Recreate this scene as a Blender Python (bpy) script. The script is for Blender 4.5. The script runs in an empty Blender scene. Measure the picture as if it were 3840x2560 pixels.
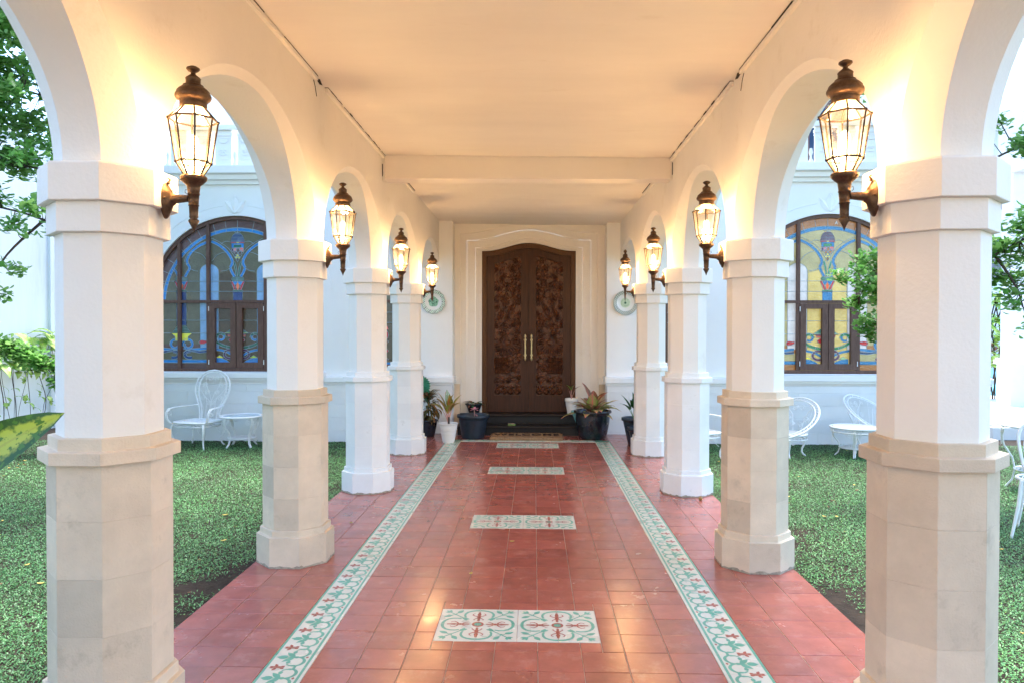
import bpy, math, random
import numpy as np
from mathutils import Vector, Matrix
PI = math.pi
R = math.radians
random.seed(7)
rng = np.random.default_rng(11)
sc = bpy.context.scene
COL = sc.collection

# ------------------------------------------------------------------ camera
cam_d = bpy.data.cameras.new('camera')
cam = bpy.data.objects.new('camera', cam_d)
COL.objects.link(cam)
cam_d.sensor_width = 36.0
cam_d.lens = 2738.6 / 3840 * 36.0
cam_d.clip_start = 0.05
cam_d.clip_end = 300
YAW, PITCH, ROLL = -0.030083, -0.013364, 0.001554
f_ = Vector((math.sin(YAW) * math.cos(PITCH), math.cos(YAW) * math.cos(PITCH), math.sin(PITCH)))
r_ = Vector((math.cos(YAW), -math.sin(YAW), 0))
u_ = r_.cross(f_)
r2 = r_ * math.cos(ROLL) + u_ * math.sin(ROLL)
u2 = -r_ * math.sin(ROLL) + u_ * math.cos(ROLL)
cam.matrix_world = Matrix(((r2.x, u2.x, -f_.x, -0.020), (r2.y, u2.y, -f_.y, 0.0), (r2.z, u2.z, -f_.z, 1.4707), (0, 0, 0, 1)))
sc.camera = cam

# ------------------------------------------------------------------ world, sun, exposure
SUN_EL, SUN_ROT = 72.0, 12.0
world = bpy.data.worlds.new('World')
sc.world = world
world.use_nodes = True
wn = world.node_tree
for n in list(wn.nodes):
    wn.nodes.remove(n)
sky = wn.nodes.new('ShaderNodeTexSky')
sky.sky_type = 'NISHITA'
sky.sun_disc = False
sky.sun_elevation = R(SUN_EL)
sky.sun_rotation = R(SUN_ROT)
sky.air_density = 1.0
sky.dust_density = 0.6
sky.ozone_density = 2.6
bg = wn.nodes.new('ShaderNodeBackground')
bg.inputs['Strength'].default_value = 0.15
wo = wn.nodes.new('ShaderNodeOutputWorld')
wn.links.new(sky.outputs[0], bg.inputs[0])
wn.links.new(bg.outputs[0], wo.inputs[0])
sun_d = bpy.data.lights.new('sun', 'SUN')
sun_d.energy = 2.0
sun_d.angle = R(25)
sun_d.color = (1.0, 0.97, 0.92)
sun = bpy.data.objects.new('sun', sun_d)
COL.objects.link(sun)
# direction towards the sun: rotation measured like the sky texture
sd = Vector((math.sin(R(SUN_ROT)) * math.cos(R(SUN_EL)), math.cos(R(SUN_ROT)) * math.cos(R(SUN_EL)), math.sin(R(SUN_EL))))
sun.rotation_euler = sd.to_track_quat('Z', 'Y').to_euler()
sc.view_settings.view_transform = 'Standard'
sc.view_settings.look = 'None'
sc.view_settings.gamma = 1.0
sc.view_settings.use_curve_mapping = False
sc.view_settings.exposure = 2.52
LAMP_W = 6.3

# ------------------------------------------------------------------ materials
def lk(nt, a, b):
    nt.links.new(a, b)

def mat(name, col, rough=0.6, spec=0.5, metal=0.0, var=0.0, vscale=3.0, col2=None, bump=0.0, bscale=60.0,
        obj_rand=0.0, rough_var=0.0, stain=None, stain_scale=2.0, stain_lo=0.55, stain_hi=0.75, stretch=None, coat=0.0):
    m = bpy.data.materials.new(name)
    m.use_nodes = True
    nt = m.node_tree
    b = nt.nodes['Principled BSDF']
    b.inputs['Roughness'].default_value = rough
    b.inputs['Metallic'].default_value = metal
    b.inputs['Specular IOR Level'].default_value = spec
    b.inputs['Coat Weight'].default_value = coat
    b.inputs['Coat Roughness'].default_value = 0.2
    c = tuple(col) + (1,)
    tc = nt.nodes.new('ShaderNodeNewGeometry')
    src = tc.outputs['Position']
    if stretch:
        mp = nt.nodes.new('ShaderNodeMapping')
        mp.inputs['Scale'].default_value = stretch
        lk(nt, src, mp.inputs[0])
        src = mp.outputs[0]
    cur = None
    if var > 0 or col2:
        n = nt.nodes.new('ShaderNodeTexNoise')
        n.inputs['Scale'].default_value = vscale
        n.inputs['Detail'].default_value = 5
        n.inputs['Roughness'].default_value = 0.65
        lk(nt, src, n.inputs['Vector'])
        r = nt.nodes.new('ShaderNodeValToRGB')
        r.color_ramp.elements[0].position = 0.3
        r.color_ramp.elements[1].position = 0.7
        if col2:
            r.color_ramp.elements[0].color = c
            r.color_ramp.elements[1].color = tuple(col2) + (1,)
        else:
            r.color_ramp.elements[0].color = tuple(max(0, x * (1 - var)) for x in col) + (1,)
            r.color_ramp.elements[1].color = tuple(min(1, x * (1 + var)) for x in col) + (1,)
        lk(nt, n.outputs['Fac'], r.inputs[0])
        cur = r.outputs[0]
    if stain:
        n = nt.nodes.new('ShaderNodeTexNoise')
        n.inputs['Scale'].default_value = stain_scale
        n.inputs['Detail'].default_value = 8
        n.inputs['Roughness'].default_value = 0.7
        lk(nt, src, n.inputs['Vector'])
        mr = nt.nodes.new('ShaderNodeMapRange')
        mr.inputs[1].default_value = stain_lo
        mr.inputs[2].default_value = stain_hi
        lk(nt, n.outputs['Fac'], mr.inputs[0])
        mx = nt.nodes.new('ShaderNodeMix')
        mx.data_type = 'RGBA'
        lk(nt, mr.outputs[0], mx.inputs[0])
        if cur: lk(nt, cur, mx.inputs[6])
        else: mx.inputs[6].default_value = c
        mx.inputs[7].default_value = tuple(stain) + (1,)
        cur = mx.outputs[2]
    if obj_rand > 0:
        oi = nt.nodes.new('ShaderNodeObjectInfo')
        isl = tc.outputs['Random Per Island']
        ad = nt.nodes.new('ShaderNodeMath'); ad.operation = 'ADD'
        lk(nt, oi.outputs['Random'], ad.inputs[0]); lk(nt, isl, ad.inputs[1])
        fr = nt.nodes.new('ShaderNodeMath'); fr.operation = 'FRACT'
        lk(nt, ad.outputs[0], fr.inputs[0])
        mr = nt.nodes.new('ShaderNodeMapRange')
        mr.inputs[3].default_value = 1 - obj_rand
        mr.inputs[4].default_value = 1 + obj_rand
        lk(nt, fr.outputs[0], mr.inputs[0])
        hs = nt.nodes.new('ShaderNodeHueSaturation')
        lk(nt, mr.outputs[0], hs.inputs['Value'])
        if cur: lk(nt, cur, hs.inputs['Color'])
        else: hs.inputs['Color'].default_value = c
        cur = hs.outputs[0]
    if cur: lk(nt, cur, b.inputs['Base Color'])
    else: b.inputs['Base Color'].default_value = c
    if rough_var > 0:
        n = nt.nodes.new('ShaderNodeTexNoise')
        n.inputs['Scale'].default_value = 5.0
        n.inputs['Detail'].default_value = 6
        lk(nt, src, n.inputs['Vector'])
        mr = nt.nodes.new('ShaderNodeMapRange')
        mr.inputs[1].default_value = 0.3
        mr.inputs[2].default_value = 0.7
        mr.inputs[3].default_value = max(0.03, rough - rough_var)
        mr.inputs[4].default_value = rough + rough_var
        lk(nt, n.outputs['Fac'], mr.inputs[0])
        lk(nt, mr.outputs[0], b.inputs['Roughness'])
    if bump > 0:
        n = nt.nodes.new('ShaderNodeTexNoise')
        n.inputs['Scale'].default_value = bscale
        n.inputs['Detail'].default_value = 4
        lk(nt, src, n.inputs['Vector'])
        bp = nt.nodes.new('ShaderNodeBump')
        bp.inputs['Strength'].default_value = bump
        bp.inputs['Distance'].default_value = 0.01
        lk(nt, n.outputs['Fac'], bp.inputs['Height'])
        lk(nt, bp.outputs[0], b.inputs['Normal'])
    return m

def emis(name, col, strength):
    m = bpy.data.materials.new(name)
    m.use_nodes = True
    b = m.node_tree.nodes['Principled BSDF']
    b.inputs['Base Color'].default_value = tuple(col) + (1,)
    b.inputs['Emission Color'].default_value = tuple(col) + (1,)
    b.inputs['Emission Strength'].default_value = strength
    return m

M = {}
M['plaster'] = mat('painted_plaster', (0.78, 0.745, 0.68), 0.75, 0.3, var=0.035, vscale=1.6, bump=0.14, bscale=70, stain=(0.60, 0.54, 0.44), stain_scale=3.5, stain_lo=0.58, stain_hi=0.95)
M['plaster_out'] = mat('exterior_plaster', (0.80, 0.81, 0.80), 0.8, 0.3, var=0.03, vscale=1.2, bump=0.12, bscale=60)
M['ceiling'] = mat('ceiling_paint', (0.80, 0.76, 0.69), 0.85, 0.2, var=0.045, vscale=0.9, bump=0.10, bscale=18, stain=(0.66, 0.60, 0.50), stain_scale=2.2, stain_lo=0.62, stain_hi=0.85, stretch=(0.5, 2.0, 1))
M['limestone'] = mat('column_stone_cladding', (0.61, 0.50, 0.37), 0.7, 0.35, var=0.10, vscale=5, obj_rand=0.13, bump=0.25, bscale=140,
                     stain=(0.34, 0.28, 0.20), stain_scale=6.0, stain_lo=0.58, stain_hi=0.86)
M['painted_stone'] = mat('white_painted_stone', (0.76, 0.75, 0.71), 0.7, 0.35, var=0.05, vscale=3, obj_rand=0.03, bump=0.2, bscale=120,
                         stain=(0.42, 0.38, 0.31), stain_scale=6.0, stain_lo=0.62, stain_hi=0.90)
M['dado'] = mat('dado_stone', (0.74, 0.76, 0.76), 0.75, 0.3, var=0.04, vscale=2, obj_rand=0.035, bump=0.15, bscale=90)
M['grime'] = mat('base_grime', (0.33, 0.28, 0.21), 0.9, 0.2, var=0.35, vscale=30)
M['boundary'] = mat('boundary_wall_plaster', (0.74, 0.78, 0.80), 0.85, 0.2, var=0.05, vscale=1.5, bump=0.35, bscale=14,
                    stain=(0.42, 0.52, 0.56), stain_scale=1.1, stain_lo=0.56, stain_hi=0.85, stretch=(1, 1, 0.22))
M['tile'] = mat('red_cement_tile', (0.37, 0.104, 0.074), 0.22, 1.0, var=0.16, vscale=9, obj_rand=0.14, rough_var=0.07, bump=0.03, bscale=25,
                stain=(0.52, 0.24, 0.19), stain_scale=6.5, stain_lo=0.54, stain_hi=0.84, coat=0.1)
M['cream'] = mat('cream_tile', (0.67, 0.67, 0.56), 0.30, 0.5, var=0.04, vscale=8, obj_rand=0.04, rough_var=0.06)
M['tgreen'] = mat('green_tile_print', (0.12, 0.40, 0.28), 0.32, 0.5, var=0.15, vscale=12, rough_var=0.06)
M['tred'] = mat('red_tile_print', (0.40, 0.10, 0.065), 0.32, 0.5, var=0.12, vscale=12)
M['grout'] = mat('grout', (0.50, 0.40, 0.34), 0.85, 0.2, var=0.2, vscale=5)
M['soil'] = mat('soil', (0.024, 0.017, 0.012), 0.95, 0.2, col2=(0.055, 0.040, 0.028), vscale=9, bump=1.0, bscale=45)
M['brass'] = mat('aged_brass', (0.105, 0.062, 0.036), 0.42, 0.5, metal=0.75, var=0.35, vscale=60, bump=0.15, bscale=200)
M['came'] = mat('brass_came', (0.05, 0.03, 0.017), 0.5, 0.4, metal=0.5)
M['handle'] = mat('handle_brass', (0.55, 0.42, 0.22), 0.35, 0.5, metal=0.85, var=0.2, vscale=80)
M['teak'] = mat('teak_wood', (0.030, 0.010, 0.004), 0.40, 0.22, col2=(0.075, 0.026, 0.010), vscale=3.2, stretch=(22, 22, 1.1), rough_var=0.08, bump=0.1, bscale=30)
M['teakframe'] = mat('teak_frame_wood', (0.065, 0.026, 0.009), 0.42, 0.22, col2=(0.12, 0.052, 0.019), vscale=3.0, stretch=(20, 20, 1.0), rough_var=0.08)
M['carving'] = mat('carved_teak', (0.015, 0.005, 0.0025), 0.30, 0.35, col2=(0.165, 0.052, 0.015), vscale=20, bump=0.3, bscale=120)
M['winwood'] = mat('window_wood', (0.085, 0.042, 0.031), 0.5, 0.3, col2=(0.15, 0.082, 0.060), vscale=4, stretch=(8, 8, 2))
M['black_step'] = mat('black_step_stone', (0.010, 0.008, 0.009), 0.38, 0.3, var=0.3, vscale=8, stain=(0.10, 0.095, 0.09), stain_scale=20, stain_lo=0.66, stain_hi=0.85)
M['iron'] = mat('white_painted_iron', (0.80, 0.82, 0.82), 0.45, 0.5, var=0.06, vscale=20, stain=(0.33, 0.2, 0.12), stain_scale=26, stain_lo=0.70, stain_hi=0.80)
M['darkfoot'] = mat('dark_rubber_foot', (0.015, 0.02, 0.025), 0.6)
M['tabletop'] = mat('frosted_table_top', (0.45, 0.60, 0.68), 0.12, 0.6, var=0.08, vscale=5)
M['potblack'] = mat('black_plastic_pot', (0.010, 0.014, 0.020), 0.26, 0.6, var=0.3, vscale=10, rough_var=0.08)
M['potblue'] = mat('dark_blue_plastic_pot', (0.012, 0.022, 0.036), 0.38, 0.5, var=0.3, vscale=14)
M['potwhite'] = mat('white_plastic_pot', (0.78, 0.78, 0.74), 0.4, 0.5, var=0.03, vscale=8)
M['potturq'] = mat('turquoise_glazed_pot', (0.25, 0.50, 0.46), 0.2, 0.6)
M['coir'] = mat('coir_fibre', (0.24, 0.145, 0.075), 0.95, 0.1, col2=(0.42, 0.28, 0.16), vscale=40)
M['coirdark'] = mat('dark_coir_print', (0.03, 0.022, 0.02), 0.95, 0.1)
M['bark'] = mat('bark', (0.07, 0.052, 0.04), 0.9, 0.2, var=0.4, vscale=12, bump=0.6, bscale=40)
M['stem'] = mat('pink_stem', (0.62, 0.33, 0.28), 0.5)
M['gstem'] = mat('green_stem', (0.09, 0.20, 0.05), 0.5)
M['potsoil'] = mat('pot_soil', (0.03, 0.022, 0.016), 0.95, bump=0.8, bscale=80)
M['navy'] = mat('navy_gate_paint', (0.008, 0.03, 0.07), 0.35, 0.5)
M['cord'] = mat('black_gap', (0.02, 0.016, 0.012), 0.9)
M['paving'] = mat('white_paving', (0.56, 0.56, 0.55), 0.6, 0.4, var=0.05, vscale=2, obj_rand=0.03)
M['shutter'] = mat('brown_shutter', (0.16, 0.09, 0.075), 0.6, var=0.2, vscale=6)
M['darkglass'] = mat('dark_window_glass', (0.03, 0.05, 0.10), 0.08, 0.6)
M['leafyel'] = mat('fallen_yellow_leaf', (0.55, 0.42, 0.08), 0.6, var=0.2, vscale=30)
M['leafbrown'] = mat('fallen_brown_leaf', (0.20, 0.10, 0.035), 0.7, var=0.3, vscale=30)
M['fruit'] = mat('dry_fruit', (0.30, 0.16, 0.04), 0.6, var=0.4, vscale=60)

def water_mat():
    m = mat('pool_water', (0.16, 0.50, 0.56), 0.04, 0.6, bump=0.25, bscale=6)
    return m
M['water'] = water_mat()

def foliage(name, c1, c2, sc_=2.0, trans=0.35, gloss=0.4):
    m = bpy.data.materials.new(name)
    m.use_nodes = True
    nt = m.node_tree
    b = nt.nodes['Principled BSDF']
    out = nt.nodes['Material Output']
    b.inputs['Roughness'].default_value = gloss
    g = nt.nodes.new('ShaderNodeNewGeometry')
    r = nt.nodes.new('ShaderNodeValToRGB')
    r.color_ramp.elements[0].color = tuple(c1) + (1,)
    r.color_ramp.elements[1].color = tuple(c2) + (1,)
    lk(nt, g.outputs['Random Per Island'], r.inputs[0])
    n = nt.nodes.new('ShaderNodeTexNoise')
    n.inputs['Scale'].default_value = sc_
    n.inputs['Detail'].default_value = 3
    lk(nt, g.outputs['Position'], n.inputs['Vector'])
    mr = nt.nodes.new('ShaderNodeMapRange')
    mr.inputs[1].default_value = 0.3; mr.inputs[2].default_value = 0.7
    mr.inputs[3].default_value = 0.7; mr.inputs[4].default_value = 1.25
    lk(nt, n.outputs['Fac'], mr.inputs[0])
    hs = nt.nodes.new('ShaderNodeHueSaturation')
    lk(nt, mr.outputs[0], hs.inputs['Value'])
    lk(nt, r.outputs[0], hs.inputs['Color'])
    lk(nt, hs.outputs[0], b.inputs['Base Color'])
    t = nt.nodes.new('ShaderNodeBsdfTranslucent')
    lk(nt, hs.outputs[0], t.inputs[0])
    mx = nt.nodes.new('ShaderNodeMixShader')
    mx.inputs[0].default_value = trans
    lk(nt, b.outputs[0], mx.inputs[1]); lk(nt, t.outputs[0], mx.inputs[2])
    lk(nt, mx.outputs[0], out.inputs[0])
    return m
M['grass'] = foliage('carpet_grass', (0.055, 0.20, 0.055), (0.21, 0.46, 0.16), 1.3, 0.3, 0.45)
M['treeleaf'] = foliage('tree_leaf', (0.11, 0.32, 0.05), (0.36, 0.60, 0.18), 1.5, 0.62, 0.35)
M['treeleaf2'] = foliage('pale_leaf', (0.10, 0.26, 0.05), (0.38, 0.50, 0.14), 1.5, 0.4, 0.35)
M['palm'] = foliage('palm_leaf', (0.04, 0.22, 0.13), (0.10, 0.36, 0.22), 3, 0.3)
M['calathea'] = foliage('dark_green_leaf', (0.02, 0.10, 0.025), (0.05, 0.18, 0.05), 3, 0.25)

def leafmat(name, mid, body, edge, vein=0.5, mottle=None, mottle_scale=40, midw=0.10, rough=0.35, stripes=9.0):
    """variegated leaf: UV.x runs across the blade, UV.y along it"""
    m = bpy.data.materials.new(name)
    m.use_nodes = True
    nt = m.node_tree
    b = nt.nodes['Principled BSDF']
    b.inputs['Roughness'].default_value = rough
    uv = nt.nodes.new('ShaderNodeTexCoord')
    sep = nt.nodes.new('ShaderNodeSeparateXYZ')
    lk(nt, uv.outputs['UV'], sep.inputs[0])
    def M2(op, a, bv=None, cv=None):
        n = nt.nodes.new('ShaderNodeMath'); n.operation = op
        for i, x in enumerate((a, bv, cv)):
            if x is None: continue
            if isinstance(x, (int, float)): n.inputs[i].default_value = x
            else: lk(nt, x, n.inputs[i])
        return n.outputs[0]
    d = M2('ABSOLUTE', M2('SUBTRACT', sep.outputs[0], 0.5))           # 0 mid .. 0.5 edge
    nz = nt.nodes.new('ShaderNodeTexNoise')
    nz.inputs['Scale'].default_value = 6
    nz.inputs['Detail'].default_value = 6
    g = nt.nodes.new('ShaderNodeNewGeometry')
    vm = nt.nodes.new('ShaderNodeVectorMath'); vm.operation = 'SCALE'; vm.inputs[3].default_value = mottle_scale / 6
    lk(nt, g.outputs['Position'], vm.inputs[0])
    lk(nt, vm.outputs[0], nz.inputs['Vector'])
    dj = M2('ADD', d, M2('MULTIPLY', M2('SUBTRACT', nz.outputs['Fac'], 0.5), 0.55))
    r = nt.nodes.new('ShaderNodeValToRGB')
    r.color_ramp.elements[0].color = tuple(body) + (1,); r.color_ramp.elements[0].position = 0.18
    r.color_ramp.elements[1].color = tuple(edge) + (1,); r.color_ramp.elements[1].position = 0.32
    lk(nt, dj, r.inputs[0])
    cur = r.outputs[0]
    if mottle:
        mr = nt.nodes.new('ShaderNodeMapRange'); mr.inputs[1].default_value = 0.54; mr.inputs[2].default_value = 0.60
        n2 = nt.nodes.new('ShaderNodeTexNoise'); n2.inputs['Scale'].default_value = mottle_scale; n2.inputs['Detail'].default_value = 4
        lk(nt, g.outputs['Position'], n2.inputs['Vector'])
        lk(nt, n2.outputs['Fac'], mr.inputs[0])
        mx = nt.nodes.new('ShaderNodeMix'); mx.data_type = 'RGBA'
        lk(nt, mr.outputs[0], mx.inputs[0]); lk(nt, cur, mx.inputs[6]); mx.inputs[7].default_value = tuple(mottle) + (1,)
        cur = mx.outputs[2]
    # side veins slanting from the midrib
    s = M2('SINE', M2('MULTIPLY', M2('ADD', sep.outputs[1], M2('MULTIPLY', d, -0.45)), stripes * 2 * PI))
    sv = M2('MULTIPLY', M2('GREATER_THAN', s, 0.72), vein)
    sv = M2('MULTIPLY', sv, M2('LESS_THAN', d, 0.33))
    mv = M2('LESS_THAN', d, midw / 2)
    fac = M2('MAXIMUM', sv, mv)
    mx = nt.nodes.new('ShaderNodeMix'); mx.data_type = 'RGBA'
    lk(nt, fac, mx.inputs[0]); lk(nt, cur, mx.inputs[6]); mx.inputs[7].default_value = tuple(mid) + (1,)
    lk(nt, mx.outputs[2], b.inputs['Base Color'])
    out = nt.nodes['Material Output']
    t = nt.nodes.new('ShaderNodeBsdfTranslucent')
    lk(nt, mx.outputs[2], t.inputs[0])
    ms = nt.nodes.new('ShaderNodeMixShader'); ms.inputs[0].default_value = 0.25
    lk(nt, b.outputs[0], ms.inputs[1]); lk(nt, t.outputs[0], ms.inputs[2]); lk(nt, ms.outputs[0], out.inputs[0])
    return m
M['agla_orange'] = leafmat('orange_green_aglaonema_leaf', (0.62, 0.24, 0.16), (0.44, 0.36, 0.08), (0.24, 0.27, 0.04), 0.35)
M['agla_red'] = leafmat('red_veined_aglaonema_leaf', (0.72, 0.22, 0.19), (0.46, 0.38, 0.14), (0.24, 0.34, 0.07), 0.5, mottle=(0.32, 0.50, 0.12), mottle_scale=70)
M['agla_bronze'] = leafmat('bronze_aglaonema_leaf', (0.50, 0.17, 0.12), (0.23, 0.09, 0.05), (0.15, 0.08, 0.03), 0.4)
M['pale_variegated'] = leafmat('pale_speckled_leaf', (0.30, 0.45, 0.25), (0.60, 0.72, 0.62), (0.10, 0.32, 0.20), 0.3, mottle=(0.20, 0.28, 0.12), mottle_scale=90)
M['pinkleaf'] = leafmat('pink_leaf', (0.75, 0.25, 0.35), (0.70, 0.28, 0.36), (0.42, 0.22, 0.22), 0.4, mottle=(0.35, 0.12, 0.18))
M['croton'] = leafmat('croton_leaf', (0.30, 0.16, 0.05), (0.05, 0.07, 0.02), (0.035, 0.05, 0.015), 0.4, mottle=(0.40, 0.16, 0.03), mottle_scale=12)
M['dumbcane'] = leafmat('dumb_cane_leaf', (0.30, 0.42, 0.06), (0.34, 0.50, 0.06), (0.018, 0.095, 0.012), 0.0, mottle=(0.05, 0.18, 0.015), mottle_scale=75, midw=0.05, rough=0.28)
M['pothos'] = leafmat('golden_pothos_leaf', (0.55, 0.68, 0.20), (0.42, 0.62, 0.12), (0.14, 0.34, 0.05), 0.2, mottle=(0.62, 0.72, 0.28), mottle_scale=14)

def glass_pane(lo=0.0, hi=0.1):
    m = bpy.data.materials.new('lantern_glass')
    m.use_nodes = True
    nt = m.node_tree
    for n in list(nt.nodes): nt.nodes.remove(n)
    out = nt.nodes.new('ShaderNodeOutputMaterial')
    tr = nt.nodes.new('ShaderNodeBsdfTransparent'); tr.inputs[0].default_value = (1.0, 0.93, 0.80, 1)
    tl = nt.nodes.new('ShaderNodeBsdfTranslucent'); tl.inputs[0].default_value = (0.95, 0.85, 0.62, 1)
    gl = nt.nodes.new('ShaderNodeBsdfGlossy'); gl.inputs['Roughness'].default_value = 0.12
    ge = nt.nodes.new('ShaderNodeNewGeometry')
    nz = nt.nodes.new('ShaderNodeTexNoise'); nz.inputs['Scale'].default_value = 35; nz.inputs['Detail'].default_value = 3
    lk(nt, ge.outputs['Position'], nz.inputs['Vector'])
    mr = nt.nodes.new('ShaderNodeMapRange'); mr.inputs[1].default_value = 0.35; mr.inputs[2].default_value = 0.65
    mr.inputs[3].default_value = lo; mr.inputs[4].default_value = hi
    lk(nt, nz.outputs['Fac'], mr.inputs[0])
    m1 = nt.nodes.new('ShaderNodeMixShader'); lk(nt, mr.outputs[0], m1.inputs[0])
    lk(nt, tr.outputs[0], m1.inputs[1]); lk(nt, tl.outputs[0], m1.inputs[2])
    m2 = nt.nodes.new('ShaderNodeMixShader'); m2.inputs[0].default_value = 0.06
    lk(nt, m1.outputs[0], m2.inputs[1]); lk(nt, gl.outputs[0], m2.inputs[2])
    lk(nt, m2.outputs[0], out.inputs[0])
    return m
M['lglass'] = glass_pane(0.004, 0.035)
M['lglass_top'] = glass_pane(0.30, 0.55)
M['bulb'] = emis('lit_bulb', (1.0, 0.70, 0.34), 3.0)

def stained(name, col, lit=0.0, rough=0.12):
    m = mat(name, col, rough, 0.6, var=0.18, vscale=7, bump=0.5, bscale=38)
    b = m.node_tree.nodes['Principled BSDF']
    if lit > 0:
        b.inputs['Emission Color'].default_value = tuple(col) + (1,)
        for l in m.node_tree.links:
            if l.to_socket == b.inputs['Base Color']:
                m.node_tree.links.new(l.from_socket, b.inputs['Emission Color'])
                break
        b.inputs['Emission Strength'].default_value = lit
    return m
GL = {}  # each glass twice, unlit and lit from inside; backlight put into the colour
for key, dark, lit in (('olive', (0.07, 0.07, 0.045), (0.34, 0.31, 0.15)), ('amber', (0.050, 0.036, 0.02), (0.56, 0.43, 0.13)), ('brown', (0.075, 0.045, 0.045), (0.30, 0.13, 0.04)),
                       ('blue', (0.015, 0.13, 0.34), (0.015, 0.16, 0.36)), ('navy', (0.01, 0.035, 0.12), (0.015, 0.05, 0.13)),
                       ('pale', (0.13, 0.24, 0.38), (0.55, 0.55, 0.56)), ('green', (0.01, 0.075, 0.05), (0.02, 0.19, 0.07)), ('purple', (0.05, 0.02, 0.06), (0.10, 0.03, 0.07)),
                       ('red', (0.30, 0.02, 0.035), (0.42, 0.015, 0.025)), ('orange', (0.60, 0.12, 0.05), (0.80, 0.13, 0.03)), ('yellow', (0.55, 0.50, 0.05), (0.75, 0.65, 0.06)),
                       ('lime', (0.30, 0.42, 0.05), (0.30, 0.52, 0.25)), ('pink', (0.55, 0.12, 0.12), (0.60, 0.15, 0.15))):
    GL[key] = (stained('unlit_stained_glass_' + key, tuple(x * 1.75 for x in dark)), stained('lit_stained_glass_' + key, tuple(x * .8 for x in lit), 0.12))
M['lead'] = mat('lead_came', (0.35, 0.45, 0.50), 0.4, 0.5, metal=0.2)

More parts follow.
